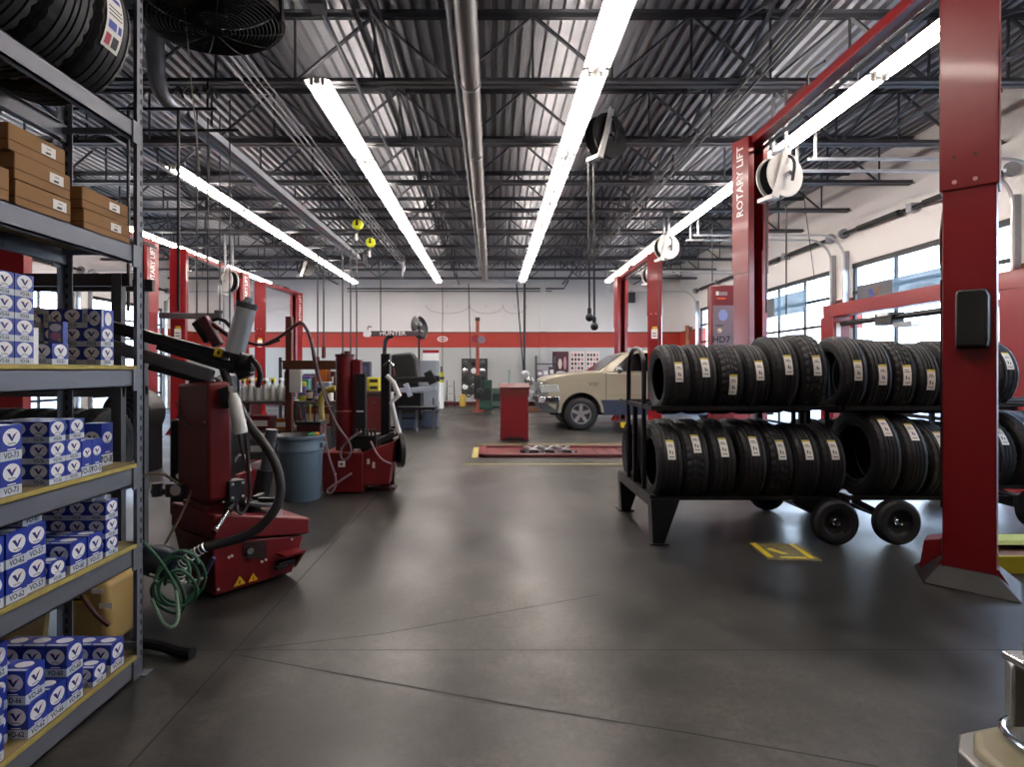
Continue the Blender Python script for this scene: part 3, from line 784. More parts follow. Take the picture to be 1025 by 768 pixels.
# oil filter boxes
BW = mat('filter_white', '#f2f3f6', .5); BK = mat('filter_code_ink', '#14151c', .6); BSIL = mat('filter_band', '#c9d2dc', .5)
_box = {}
def filter_mesh(dx, dy, dz, code):
    k = (dx, dy, dz, code)
    if k in _box: return _box[k]
    b = MB(); hb = dz*.27
    b.span((-dx/2, -dy/2, 0), (dx/2, dy/2, hb), BSIL); b.span((-dx/2, -dy/2, hb), (dx/2, dy/2, dz), BLUE)
    # white end flap lines on top
    b.span((-dx/2+.004, -dy/2+.006, dz), (dx/2-.004, -dy/2+.016, dz+.0006), BSIL)
    Mt = tr(0, 0, dz+.0004); b.disc(dx*.36, dy*.26, BW, Mt @ tr(0, .006, 0), 20)
    for w, o, xd in ((dx, (0, -dy/2, 0), (1, 0, 0)), (dx, (0, dy/2, 0), (-1, 0, 0)), (dy, (dx/2, 0, 0), (0, 1, 0)), (dy, (-dx/2, 0, 0), (0, -1, 0))):
        n = Vector(xd).cross(Vector((0, 0, 1))); o = Vector(o)+n*.0008
        zc = hb+(dz-hb)*.53; rx = w*.41; ry = min((dz-hb)*.43, rx*.86)
        M = frame((o.x, o.y, zc), xd); b.disc(rx, ry, BW, M, 24)
        M2 = frame((o+n*.0006).to_tuple()[:2]+(zc,), xd); s = ry
        # the winged V: navy left arm, red right arm
        b.flat([(-.70*s, .44*s), (-.24*s, .44*s), (.04*s, -.08*s), (.02*s, -.52*s)], VBLU, M2); b.flat([(.02*s, -.52*s), (.04*s, -.08*s), (.20*s, .26*s), (.72*s, .56*s)], VBLU, M2)
        b.flat([(.16*s, .18*s, .0004), (.20*s, .26*s, .0004), (.72*s, .56*s, .0004), (.42*s, .24*s, .0004)], VRED, M2)
        b.text('Valvoline', s*.30, M2 @ tr(0, -.70*s, 0), BK)
        b.text(code, hb*.85, frame((o.x, o.y, hb*.5), xd), BK, .8)
        b.span((-w*.2, -.002, 0), (w*.2, .002, .0002), BW, frame((o.x, o.y, hb+(dz-hb)*.06), xd))
    o = b.build('filter_box', keep=True, angle=20); _box[k] = o.data; bpy.data.objects.remove(o)
    return _box[k]
S, T, N_ = (.083, .083, .082), (.092, .090, .126), (.075, .058, .150)
used = []
PLACE = {0: 'bottom shelf', 1: 'second shelf', 2: 'third shelf', 3: 'fourth shelf'}
def fbox(lev, y, dims, code, col, tier, depth, z, lab, front=-1.735, yaw=None):
    dx, dy, dz = dims
    me = filter_mesh(dx, dy, dz, code)
    o = bpy.data.objects.new('filter_box', me); C.objects.link(o)
    o.location = (front-dx/2-depth*(dx+.003), y+dy/2, z); o.rotation_euler = (0, 0, random.uniform(-.03, .03) if yaw is None else yaw)
    tag(o, lab, 'filter box', 'blue oil filter boxes'); return o
TIER = ['at the base', 'one up', 'two up', 'three up']
def stack(lev, y, dims, code, nz, nd, name, z0=None, front=-1.735, dz0=0):
    z = LEV[lev]+.0005 if z0 is None else z0
    for d in range(nd):
        for k in range(nz):
            w = ['front row', 'second row', 'third row', 'fourth row'][d]
            lab = f'{code} box, {PLACE[lev]}, {name}, {w}' + (f', {TIER[k+dz0]}' if nz > 1 or dz0 else '')
            fbox(lev, y, dims, code, name, k, d, z+k*(dims[2]+.001), lab, front, yaw=0.)
    return z+nz*(dims[2]+.001)
# fourth shelf
stack(3, 1.865, S, 'VO-56', 4, 1, 'first stack from the photo edge'); stack(3, 1.950, S, 'VO-56', 4, 2, 'second stack from the photo edge'); stack(3, 2.037, S, 'VO-56', 4, 1, 'tall stack beside the white carton')
stack(3, 2.21, S, 'VO-51', 1, 2, 'low pair left of the far stack')
z = stack(3, 2.485, S, 'VO-53', 2, 4, 'far stack'); zt = z
# tipped boxes lying on the far stack
for i, (y, d, rot, w) in enumerate(((2.485, 0, (PI/2*0, PI/2, 0), 'lying on its side at the front'), (2.485, 1, (0, 0, 0), 'upright behind the tipped one'), (2.485, 2, (0, PI/2, 0), 'lying on its side third back'), (2.485, 3, (0, PI, 0), 'upside down at the back'))):
    o = fbox(3, y, S, 'VO-53', '', 0, 0, 0, f'blue VO-53 box topping the far stack, fourth shelf, {w}')
    dx, dy, dz = S; cx = -1.735-dx/2-d*(dx+.003)
    o.rotation_euler = rot
    off = {0: Vector((0, 0, 0)), PI/2: Vector((-dz/2, 0, dx/2)), PI: Vector((0, 0, dz))}[rot[1]]
    o.location = Vector((cx, y+dy/2, zt))+off
# third shelf
stack(2, 1.885, T, 'VO-73', 2, 1, 'first tall stack from the photo edge'); stack(2, 1.977, T, 'VO-73', 2, 2, 'second tall stack from the photo edge')
z = stack(2, 2.195, S, 'VO-56', 1, 4, 'stack in the middle'); stack(2, 2.195, S, 'VO-56', 1, 4, 'middle stack top layer', z0=z+.084, dz0=2)
stack(2, 2.195, S, 'VO-76', 1, 4, 'middle stack second layer', z0=z, dz0=1)
z = stack(2, 2.282, S, 'VO-76', 2, 4, 'stack right of the middle'); stack(2, 2.30, S, 'VO-65', 1, 3, 'right top layer in the middle', z0=z, dz0=2)
stack(2, 2.37, N_, 'VO-51', 1, 2, 'first narrow tall box'); stack(2, 2.431, N_, 'VO-51', 1, 2, 'second narrow tall box')
stack(2, 2.625, (.09, .078, .2), 'VO-87', 1, 1, 'tallest box nearest the far upright', front=-1.83); stack(2, 2.37, N_, 'VO-51', 1, 1, 'narrow box behind the narrow pair', front=-1.90)
# second shelf
stack(1, 1.90, T, 'VO-57', 2, 1, 'nearest stack at the photo edge'); stack(1, 2.00, T, 'VO-62', 2, 1, 'second stack from the photo edge', front=-1.735)
z = stack(1, 2.10, T, 'VO-57', 2, 2, 'third stack from the photo edge', front=-1.745)
stack(1, 2.10, T, 'VO-87', 1, 1, 'box touching the beam above', z0=z, front=-1.76, dz0=2)
stack(1, 2.195, S, 'VO-50', 1, 3, 'low box beside the third stack')
stack(1, 2.305, T, 'VO-60', 1, 3, 'single tall box in the middle'); stack(1, 2.405, T, 'VO-57', 1, 3, 'tall box left of the far stack')
z = stack(1, 2.515, S, 'VO-81', 3, 4, 'far stack')
stack(1, 2.52, S, 'VO-81', 1, 2, 'topmost of the far stack', z0=z, front=-1.80, dz0=3)
# bottom shelf
stack(0, 1.90, T, 'VO-62', 2, 1, 'nearest stack at the photo edge'); stack(0, 1.99, T, 'VO-62', 3, 2, 'second stack from the photo edge', front=-1.80)
z = stack(0, 2.095, T, 'VO-62', 1, 3, 'tall box low at the front'); stack(0, 2.095, T, 'VO-66', 1, 2, 'box on the low front one', z0=z, dz0=1, front=-1.745)
stack(0, 2.19, T, 'VO-66', 1, 3, 'box between two taller ones')
stack(0, 2.285, T, 'VO-60', 2, 3, 'two-high stack in the middle')
stack(0, 2.435, S, 'VO-55', 1, 2, 'short single box'); stack(0, 2.55, T, 'VO-60', 1, 3, 'box nearest the far upright')
# loose things on the fourth shelf
t = thing('oil_can', 'dark round canister standing on the low blue boxes, fourth shelf up', 'can', (-1.842, 2.245, LEV[3]+.0835))
b = MB(); b.lathe([(0, .0), (0, .036), (.07, .036), (.075, .034), (.085, .034), (.09, .0)], (-1.842, 2.245, LEV[3]+.0835), (0, 0, 1), BLK, 24); b.build('body', t)
b = MB(); b.lathe([(.012, .0366), (.045, .0366)], (-1.842, 2.245, LEV[3]+.0835), (0, 0, 1), mat('can_label', '#4d565c', .5), 24); b.build('label_band', t)
t = thing('filter_box', 'purple and blue striped filter box on the low boxes, fourth shelf up', 'filter box', (-1.775, 2.25, LEV[3]+.084))
b = MB(); b.span((-1.797, 2.268, LEV[3]+.084), (-1.737, 2.292, LEV[3]+.174), BLUE); b.span((-1.795, 2.2672, LEV[3]+.09), (-1.739, 2.268, LEV[3]+.170), mat('filter_pale_blue', '#5b68a8', .4)); b.build('carton', t)
b = MB(); M = frame((-1.767, 2.2665, LEV[3]+.115), (1, 0, 0)); b.disc(.022, .016, mat('pink_spot', '#c07a9c', .5), M, 20); M2 = frame((-1.767, 2.2665, LEV[3]+.15), (1, 0, 0)); b.disc(.024, .016, BW, M2, 20)
b.disc(.006, .008, mat('lime_spot', '#b6c24a', .5), frame((-1.75, 2.266, LEV[3]+.10), (1, 0, 0)), 16); b.build('printed_marks', t)
tag(MB().span((-1.80, 2.124, LEV[3]+.0005), (-1.74, 2.15, LEV[3]+.14), BW).build('carton', bevel=.002, origin=(-1.77, 2.15, LEV[3])), 'narrow plain white carton beside the tall blue stack, fourth shelf up', 'carton')
tag(MB().span((-2.105, 2.18, LEV[3]+.0005), (-2.075, 2.46, LEV[3]+.26), mat('chip_board', '#a3875a', .85, 0, .3, 25)).build('board', origin=(-2.09, 2.32, LEV[3])), 'tan chipboard panel standing behind the blue boxes, fourth shelf up', 'board')
# brown cartons
CARD = mat('cardboard', '#8f6a42', .8, 0, .08, 5, .03, 60); CARDD = mat('carton_seam', '#5c4023', .9); TAPE = mat('packing_tape', '#b08a58', .4)
def carton(label, x0, y0, z0, dx, dy, dz, tab=.7, skew=0.):
    t = thing('cardboard_box', label, 'cardboard box', (x0+dx/2, y0+dy/2, z0), skew, 'brown cartons on the shelving')
    M = tr(x0+dx/2, y0+dy/2, z0) @ rz(skew)
    b = MB(M); b.span((-dx/2, -dy/2, 0), (dx/2, dy/2, dz), CARD); b.build('carton', t, bevel=.003)
    b = MB(M); b.span((dx/2, -dy/2+.004, dz*.36), (dx/2+.0008, dy/2-.004, dz*.36+.004), CARDD); b.span((-dx/2+.004, -dy/2-.0008, dz*.36), (dx/2-.004, -dy/2, dz*.36+.004), CARDD); b.span((-.003, -dy/2+.003, dz), (.003, dy/2-.003, dz+.0008), CARDD); b.build('seam', t)
    b = MB(M); yy = -dy/2+dy*tab; b.span((dx/2, yy-.035, dz*.42), (dx/2+.0012, yy+.035, dz*.82), WHTP); b.span((dx/2+.0012, yy-.015, dz*.48), (dx/2+.0016, yy+.01, dz*.56), INK); b.span((dx/2+.0012, yy-.01, dz*.68), (dx/2+.0016, yy+.012, dz*.71), INK)
    b.build('address_label', t)
Z5 = LEV[4]+.0005
for k, (yo, xo) in enumerate(((0, 0), (-.008, .004), (-.03, .0))):
    carton(f'brown carton with white label in the left stack on the shelving, {("bottom", "middle", "top")[k]} of three', -2.06+xo, 2.05+yo, Z5+k*.099, .315, .27, .098, .78-.05*k)
for k in range(2):
    carton(f'brown carton with white label in the right stack on the shelving, {("lower", "upper")[k]} of two', -2.06, 2.395-.01*k, Z5+k*.092, .315, .30, .091, .68)
carton('brown carton cut off by the left photo edge on the shelving', -2.06, 1.745, Z5, .31, .285, .125, .4)
# ================================================================== BEIGE PICKUP ON THE LIFT BAY
BEI = mat('champagne_paint', '#a9a18c', .35, .2, coat=.4)
TWO = mat('slate_two_tone', '#3c4659', .32, .3, coat=.4)
DGL = mat('dark_car_glass', '#08090b', .12)
DGL.node_tree.nodes['Principled BSDF'].inputs['Specular IOR Level'].default_value = .2
LENS = mat('lamp_lens', '#cfd2cf', .1, .35, coat=.6)
CLAD = mat('grey_bumper_plastic', '#4b4e52', .5)
tx, ty = 1.18, 13.8; S_ = 1.0
pk = thing('pickup_truck', 'beige pickup truck facing left beyond the tire carts', 'pickup truck', (tx+3, ty+1.1, 0))
M = tr(tx, ty, 0)
Wd = 2.2
def arch(cx, cz, r, n=14):
    return [(cx+r*math.cos(a), cz+r*math.sin(a)) for a in [PI*i/n for i in range(n+1)]]
fw, rw, wz, wr = 1.03, 5.05, .40, .405
# lower body side profile with wheel arches (x, z), front to rear
def side(zb):
    p = [(.20, zb+.25)]
    p += [(fw-.54, zb)]
    p += [(x, z) for x, z in reversed(arch(fw, wz+.04, .50))]
    p += [(fw+.56, zb), (rw-.56, zb)]
    p += [(x, z) for x, z in reversed(arch(rw, wz+.04, .50))]
    p += [(rw+.6, zb+.05), (6.1, zb+.1)]
    return p
top = [(6.1, 1.36), (4.1, 1.40), (1.75, 1.42), (1.55, 1.455), (1.0, 1.42), (.5, 1.36), (.18, 1.28), (.10, 1.20), (.20, 1.15), (.20, .78)]
b = MB(M); prof = side(.40)+top
b.prism(prof, 'y', .0, Wd, BEI)
body = b.build('body', pk, bevel=.035, segs=3)
for y0, y1 in ((-.006, .02), (Wd-.02, Wd+.006)):
    b = MB(M)
    p = [(fw+.54, .38), (rw-.54, .38), (rw-.515, .62), (rw-.49, .75), (fw+.49, .75), (fw+.515, .62)]
    b.prism(p, 'y', y0, y1, TWO); b.prism([(rw+.55, .5), (6.08, .5), (6.08, .75), (rw+.5, .75)], 'y', y0, y1, TWO)
    o = b.build('rocker_panel', pk); o['label'] = 'slate blue lower panel'
for cx in (fw, rw):
    for y0, y1 in ((-.03, .03), (Wd-.03, Wd+.03)):
        b = MB(M); o1, i1 = arch(cx, wz+.04, .56), arch(cx, wz+.04, .495)
        for (a, c, d, e) in zip(o1, o1[1:], i1[1:], i1): b.prism([a, c, d, e], 'y', y0, y1, BEI)
        b.build('wheel_arch_flare', pk)
b = MB(M); 
b.span((.3, .25, .36), (5.9, Wd-.25, .7), BLK)
for cx in (fw, rw): b.cyl((cx, .32, wz+.04), (cx, Wd-.32, wz+.04), .49, BLK, seg=24)
b.build('underbody', pk)
# cab
cb = [(1.45, 1.42), (2.10, 1.90), (2.40, 1.965), (3.75, 1.965), (4.0, 1.90), (4.2, 1.42)]
b = MB(M)
def cabpt(x, z, sidey):
    f = max(0, (z-1.42)/.565); return (x, (.03+.17*f) if sidey == 0 else Wd-.03-.17*f, z)
vs = [cabpt(x, z, 0) for x, z in cb]+[cabpt(x, z, 1) for x, z in cb]; n = len(cb)
b.add(vs, [tuple(range(n-1, -1, -1)), tuple(range(n, 2*n))]+[(i, (i+1) % n, n+(i+1) % n, n+i) for i in range(n)], BEI)
b.build('cab', pk, bevel=.03, segs=3)
b = MB(M)
def lerp(p, q, t): return tuple(a+(c-a)*t for a, c in zip(p, q))
# windscreen
A, B_ = cabpt(1.45, 1.42, 0), cabpt(2.10, 1.90, 0); A2, B2 = cabpt(1.45, 1.42, 1), cabpt(2.10, 1.90, 1)
nrm = Vector((-.48, 0, .65)).normalized()*.012
q = [lerp(lerp(A, A2, .04), lerp(B_, B2, .04), .10), lerp(lerp(A, A2, .96), lerp(B_, B2, .96), .10), lerp(lerp(A, A2, .95), lerp(B_, B2, .95), .95), lerp(lerp(A, A2, .05), lerp(B_, B2, .05), .95)]
b.hexa([Vector(p)-nrm for p in q], [Vector(p)+nrm for p in q], DGL); b.build('windscreen', pk)
for s in (0, 1):
    for nm, poly in (('side_window', [(1.80, 1.46), (2.24, 1.86), (2.5, 1.91), (3.12, 1.91), (3.12, 1.46)]), ('rear_side_window', [(3.22, 1.46), (3.22, 1.91), (3.75, 1.90), (3.98, 1.46)])):
        b = MB(M); e = -.010 if s == 0 else .010
        pts = [Vector(cabpt(x, z, s))+Vector((0, e, 0)) for x, z in poly]; pi_ = [p-Vector((0, e*2.5, 0)) for p in pts]
        n = len(pts); b.add(pts+pi_, [tuple(range(n)), tuple(range(2*n-1, n-1, -1))]+[(i, n+i, n+(i+1) % n, (i+1) % n) for i in range(n)], DGL); b.build(nm, pk)
b = MB(M)
for y in (-.003, Wd-.005): b.span((1.64, y, .46), (1.655, y+.008, 1.42), CLAD); b.span((3.46, y, .46), (3.475, y+.008, 1.42), CLAD); b.span((1.66, y-.012 if y < 0 else y, .84), (3.46, y+.02, .90), mat('side_molding', '#a39b80', .35, .2))
b.span((3.2, -.03, 1.26), (3.42, .0, 1.31), BLK); b.build('door_trim', pk)
b = MB(M)
for y in (-.0, Wd):
    sg = -1 if y == 0 else 1
    b.bar((1.98, y+sg*.0, 1.44), (1.95, y+sg*.14, 1.46), .05, .05, BLK); b.ball((1.93, y+sg*.22, 1.50), (.075, .14, .10), mat('mirror_shell', '#77787a', .25, .6))
b.build('side_mirror', pk)
b = MB(M); b.hexa([(-.02, .10, .66), (-.02, Wd-.10, .66), (.14, Wd+.03, .66), (.14, -.03, .66)], [(-.01, .12, .84), (-.01, Wd-.12, .84), (.15, Wd+.03, .84), (.15, -.03, .84)], CHR)
b.span((.13, -.03, .66), (.50, Wd+.03, .84), CHR); o = b.build('front_bumper', pk, bevel=.02); 
b = MB(M); b.hexa([(.08, .12, .44), (.08, Wd-.12, .44), (.44, Wd+.01, .42), (.44, -.01, .42)], [(.0, .10, .66), (.0, Wd-.10, .66), (.50, Wd+.02, .66), (.50, -.02, .66)], CLAD); b.build('lower_bumper', pk, bevel=.02)
b = MB(M)
for y0, y1 in ((-.012, .42), (Wd-.42, Wd+.012)):
    b = MB(M); b.hexa([(.06, y0+.02, .92), (.06, y1, .92), (.36, y1, .92), (.50, y0-.01, .94)], [(.10, y0+.02, 1.14), (.10, y1, 1.14), (.36, y1, 1.14), (.46, y0-.01, 1.13)], LENS)
    b.build('headlight', pk, bevel=.02)
b = MB(M); b.span((.05, .44, .90), (.19, Wd-.44, 1.16), CHR)
for k in range(6): b.span((.038, .48, .915+k*.04), (.06, Wd-.48, .935+k*.04), BLK)
b.build('grille', pk, bevel=.01)
b = MB(M); b.text('F-150', .09, frame((1.34, -.006, 1.12), (1, 0, 0)), CLAD); b.span((1.2, -.006, 1.165), (1.47, -.002, 1.175), CLAD); b.build('badge', pk)
for cx in (fw, rw):
    for y, sg in ((.13, -1), (Wd-.13, 1)):
        b = MB(M); r = wr
        b.lathe([(-.12, .24), (-.13, .27), (-.128, .35), (-.10, r-.008), (-.05, r), (.05, r), (.10, r-.008), (.128, .35), (.13, .27), (.12, .24)], (cx, y, r-.0), (0, sg, 0), RUB, 40)
        w = b.build('wheel', pk)
        b = MB(M)
        b.lathe([(.11, .245), (.125, .25), (.118, .225), (.06, .215), (.045, .06), (.10, .05), (.11, .0)], (cx, y, r), (0, sg, 0), SILV, 40)
        for k in range(5):
            a = k*2*PI/5+.3; u = Vector((math.cos(a), 0, math.sin(a))); c0 = Vector((cx, y+sg*.10, r))
            b.bar(c0+u*.045, c0+u*.225, .085, .035, ALU, up=(0, 1, 0))
        b.lathe([(.115, .246), (.13, .25), (.13, .232), (.11, .228)], (cx, y, r), (0, sg, 0), ALU, 40)
        b.cyl((cx, y+sg*.09, r), (cx, y+sg*.14, r), .055, ALU); b.build('rim', w)

# ================================================================== BEIGE VEHICLE NOSE AT LOWER RIGHT
TAN = mat('tan_paint', '#948b6c', .4, coat=.3)
tv = thing('car', 'tan vehicle with chrome trimmed bumper cut off by the lower right corner', 'car', (1.9, .5, 0))
b = MB(); ya, yb = -.55, 1.40
pl = [(1.33, yb+.03), (1.235, yb+.0), (1.185, yb-.06), (1.17, yb-.18), (1.15, .43), (1.17, ya+.2), (1.24, ya), (1.4, ya-.03), (1.62, ya-.03), (1.62, yb+.03)]
b.prism(pl, 'z', .40, .60, TAN); b.build('bumper', tv, bevel=.018, segs=3)
b = MB()
for z, h in ((.535, .045), (.45, .055)):
    out = [(p[0]+(-.026 if p[0] < 1.28 else 0), p[1]+(.014 if p[1] > 1.3 else (-.012 if p[1] < -.5 else 0))) for p in pl]
    b.prism(out, 'z', z, z+h, mat('trim_silver', '#8d8d8a', .3, .7))
b.build('bumper_strip', tv, bevel=.006)
b = MB(); b.span((1.36, ya+.02, .62), (1.60, yb+.0, .83), BLK); b.build('nose_panel', tv, bevel=.01)
b = MB(); b.hexa([(1.285, yb-.05, .632), (1.33, yb+.02, .632), (1.50, yb+.025, .632), (1.4, yb-.05, .632)], [(1.285, yb-.05, .785), (1.33, yb+.02, .785), (1.50, yb+.025, .785), (1.4, yb-.05, .785)], LENS)
b.build('marker_lamp', tv, bevel=.01)
b = MB(); b.hexa([(1.295, yb-.32, .635), (1.295, yb-.085, .635), (1.4, yb-.085, .635), (1.4, yb-.32, .635)], [(1.31, yb-.32, .78), (1.31, yb-.085, .78), (1.4, yb-.085, .78), (1.4, yb-.32, .78)], DGL)
b.hexa([(1.295, ya+.06, .635), (1.295, ya+.32, .635), (1.4, ya+.32, .635), (1.4, ya+.06, .635)], [(1.31, ya+.06, .78), (1.31, ya+.32, .78), (1.4, ya+.32, .78), (1.4, ya+.06, .78)], DGL)
b.build('headlight', tv, bevel=.008)
b = MB()
for z in (.612,): b.tube([(1.29, yb-.34, z), (1.275, yb-.06, z), (1.30, yb+.0, z), (1.36, yb+.03, z), (1.44, yb+.034, z)], .008, CHR, 8, smooth=1)
b.span((1.275, yb-.30, .795), (1.36, yb-.03, .815), CHR); b.build('chrome_trim', tv, bevel=.006)
b = MB()
for k in range(7): b.span((1.32, ya+.36, .64+k*.022), (1.35, yb-.36, .648+k*.022), CHR)
b.build('grille', tv)
b = MB(); hd = [(1.33, .83), (1.36, .87), (1.6, .92), (2.3, .97), (2.3, .86), (1.33, .81)]
b.prism(hd, 'y', ya+.03, yb-.02, TAN); b.build('hood', tv, bevel=.02, segs=3)
b = MB()
for y0, y1 in ((yb-.03, yb+.03), (ya-.03, ya+.03)):
    p = [(1.62, .40), (1.66, .40)]+[(x, z) for x, z in reversed(arch(2.05, .36, .38))]+[(2.44, .40), (3.2, .40), (3.2, .93), (2.3, .93), (1.6, .87), (1.5, .80), (1.5, .62), (1.62, .62)]
    b.prism(p, 'y', y0, y1, TAN)
b.span((2.3, ya, .5), (3.2, yb, .93), TAN); b.build('fender', tv, bevel=.01)
for y, sg in ((yb-.12, 1), (ya+.12, -1)):
    b = MB(); b.lathe([(-.1, .2), (-.105, .28), (-.07, .325), (.07, .325), (.105, .28), (.1, .2)], (2.05, y, .327), (0, sg, 0), RUB, 36); w = b.build('wheel', tv)
    b = MB(); b.lathe([(.09, .205), (.05, .17), (.07, .05), (.08, .0)], (2.05, y, .327), (0, sg, 0), ALU, 32); b.build('hubcap', w)
tv.location.x -= .03

# ================================================================== CENTRE FLOOR ITEMS
t = thing('podium', 'red sheet metal control podium with sloped top in the middle of the floor', 'podium', (.485, 12.05, 0))
b = MB(); x0, x1, y0, y1 = .19, .78, 11.8, 12.3
b.hexa([(x0, y0, 0), (x1, y0, 0), (x1, y1, 0), (x0, y1, 0)], [(x0, y0, 1.10), (x1, y0, 1.10), (x1, y1, 1.17), (x0, y1, 1.17)], RED2); b.build('cabinet', t, bevel=.012)
b = MB(); b.span((x0-.012, y0-.01, .94), (x1+.012, y0+.01, 1.09), mat('podium_band', '#5c1e18', .45)); b.build('front_band', t)
b = MB(); b.hexa([(x0-.03, y0-.03, 1.10), (x1+.03, y0-.03, 1.10), (x1+.03, y1+.02, 1.175), (x0-.03, y1+.02, 1.175)], [(x0-.03, y0-.03, 1.125), (x1+.03, y0-.03, 1.125), (x1+.03, y1+.02, 1.205), (x0-.03, y1+.02, 1.205)], REDD); b.build('sloped_top', t, bevel=.008)
b = MB(); b.cyl((x0+.2, y1-.05, 1.2), (x0+.2, y1-.05, 1.5), .025, mat('green_tint_glass', '#7d9288', .3)); b.cyl((x0+.2, y1-.05, 1.46), (x0+.2, y1-.05, 1.56), .012, CHR); b.build('beacon', t)
b = MB(); b.hexa([(x0+.05, y0-.005, .02), (x1-.05, y0-.005, .02), (x1-.05, y0+.01, .02), (x0+.05, y0+.01, .02)], [(x0+.12, y0-.005, .07), (x1-.12, y0-.005, .07), (x1-.12, y0+.01, .07), (x0+.12, y0+.01, .07)], BLK); b.build('toe_notch', t)

t = thing('scissor_lift', 'dark red low platform of an inground lift bordered by yellow lines', 'lift platform', (1.6, 10.1, 0))
b = MB(); b.span((-.22, 9.55, .0), (4.0, 9.68, .05), REDD); b.span((-.22, 10.6, 0), (4.0, 10.72, .05), REDD); b.span((-.22, 9.55, 0), (-.1, 10.72, .05), RED2); b.build('frame', t, bevel=.006)
b = MB(); b.span((-.1, 9.68, .004), (4.0, 10.6, .022), mat('lift_deck_red', '#5e0f14', .5, 0, .2, 6)); b.build('deck', t)
b = MB()
for x in (.62, .9, 1.2):
    b.bar((x, 9.8, .05), (x+.24, 10.5, .05), .06, .04, ALU); b.bar((x+.24, 9.8, .055), (x, 10.5, .055), .06, .04, ALU)
b.bar((.5, 9.85, .06), (1.5, 9.85, .06), .05, .05, SILV); b.build('scissor_arm', t)
b = MB()
for i in range(10): b.span((1.65+i*.22, 9.72, .022), (1.68+i*.22, 10.56, .03), BLK)
b.build('tread_rib', t)
YL = mat('floor_line_yellow', '#a69c55', .7, 0, .3, 8)
for lab, p in (('worn yellow floor line in front of the red lift platform', ((-.45, 8.85, 0), (4.2, 8.91, .002))), ('worn yellow floor line behind the red lift platform', ((-.35, 11.2, 0), (4.2, 11.26, .002))), ('short yellow floor mark at the left end of the red lift platform', ((-.34, 9.5, 0), (-.24, 10.75, .002)))):
    tag(MB().span(*p, YL).build('floor_line', origin=p[0]), lab, 'floor line', 'yellow floor lines')

t = thing('floor_mat', 'small dark floor mat with yellow edges in front of the tire cart', 'mat', (2.4, 4.72, 0), math.radians(-4))
M = tr(2.4, 4.60, 0) @ rz(math.radians(-4))
b = MB(M); b.hexa([(-.21, -.2, 0), (.21, -.2, 0), (.21, .2, 0), (-.21, .2, 0)], [(-.20, -.19, .012), (.20, -.19, .012), (.20, .19, .012), (-.20, .19, .012)], mat('mat_dark', '#6e6442', .8, 0, .3, 20)); b.build('pad', t)
b = MB(M); b.span((-.2, -.18, .012), (-.15, .18, .0135), YEL); b.span((.12, -.18, .012), (.16, .18, .0135), YEL); b.span((-.1, -.19, .012), (.1, -.16, .0135), YEL); b.flat([(-.13, .02, .0131), (-.05, -.1, .0131), (.0, -.09, .0131), (-.08, .06, .0131)], YEL); b.build('stripe', t)

t = thing('drain_tray', 'yellow low tray on the floor just right of the nearest lift column', 'tray', (3.95, 4.15, 0))
b = MB(); x0, x1, y0, y1 = 3.70, 4.5, 4.10, 4.45; YT = mat('tray_yellow', '#c4bd2e', .5, 0, .08, 5)
b.span((x0, y0, .012), (x1, y0+.02, .13), YT); b.span((x0, y1-.02, .012), (x1, y1, .16), YT); b.span((x0, y0, .012), (x0+.02, y1, .14), YT); b.span((x1-.02, y0, .012), (x1, y1, .14), YT); b.span((x0, y0, 0), (x1, y1, .014), YT); b.build('tray', t, bevel=.004)
b = MB(); b.hexa([(x0-.01, y0+.16, .165), (x1, y0+.16, .165), (x1, y1+.02, .165), (x0-.01, y1+.02, .165)], [(x0, y0+.18, .19), (x1, y0+.18, .19), (x1, y1, .19), (x0, y1, .19)], mat('lid_lime', '#b9c46a', .5)); b.build('lid', t)
b = MB(); b.span((x0+.03, y0+.03, .08), (x1-.03, y1-.05, .12), mat('tray_inner', '#6a4a3c', .6)); b.build('insert', t)

# ================================================================== RIGHT WALL AREA
t = thing('service_cabinet', 'tall red topped service cabinet with grey printed panel beside the second right column', 'cabinet', (3.9, 9.7, 0))
b = MB(); x0, x1, y0, y1 = 3.85, 4.27, 9.8, 10.0
b.span((x0, y0, 0), (x1, y1, 2.98), RED2); b.build('body', t, bevel=.03)
b = MB(); b.span((x0+.03, y0-.012, .9), (x1-.03, y0, 2.62), mat('panel_grey', '#7d6e78', .35, .2, .08, 3)); b.build('front_panel', t, bevel=.004)
b = MB(); b.span((x0+.08, y0-.006, 2.80), (x0+.13, y0, 2.87), WHT); b.span((x0+.14, y0-.006, 2.80), (x0+.28, y0, 2.86), mat('grey_print', '#8c8288', .5)); b.span((x0+.1, y0-.006, 2.73), (x0+.25, y0, 2.76), mat('orange_print', '#d8582a', .5))
b.disc(.08, .10, mat('lilac_print', '#8f9bd0', .4), frame((x0+.2, y0-.014, 2.45), (1, 0, 0))); b.span((x0+.07, y0-.014, 2.26), (x0+.2, y0-.012, 2.28), INK); b.ball((x0+.14, y0-.012, 2.18), .04, mat('lamp_cream', '#e8dcc0', .4), 10)
b.text('HD7', .16, frame((x0+.17, y0-.014, 2.02), (1, 0, 0)), INK); b.span((x0+.2, y0-.014, 1.80), (x0+.36, y0-.012, 1.92), mat('label_yellow', '#c8b65a', .5)); b.build('printed_mark', t)
b = MB(); b.cyl((x1, y0+.06, 2.2), (x1+.05, y0+.06, 2.2), .055, CHR); b.cyl((x1, y0+.14, 2.05), (x1+.05, y0+.14, 2.05), .045, CHR); b.build('gauge', t)

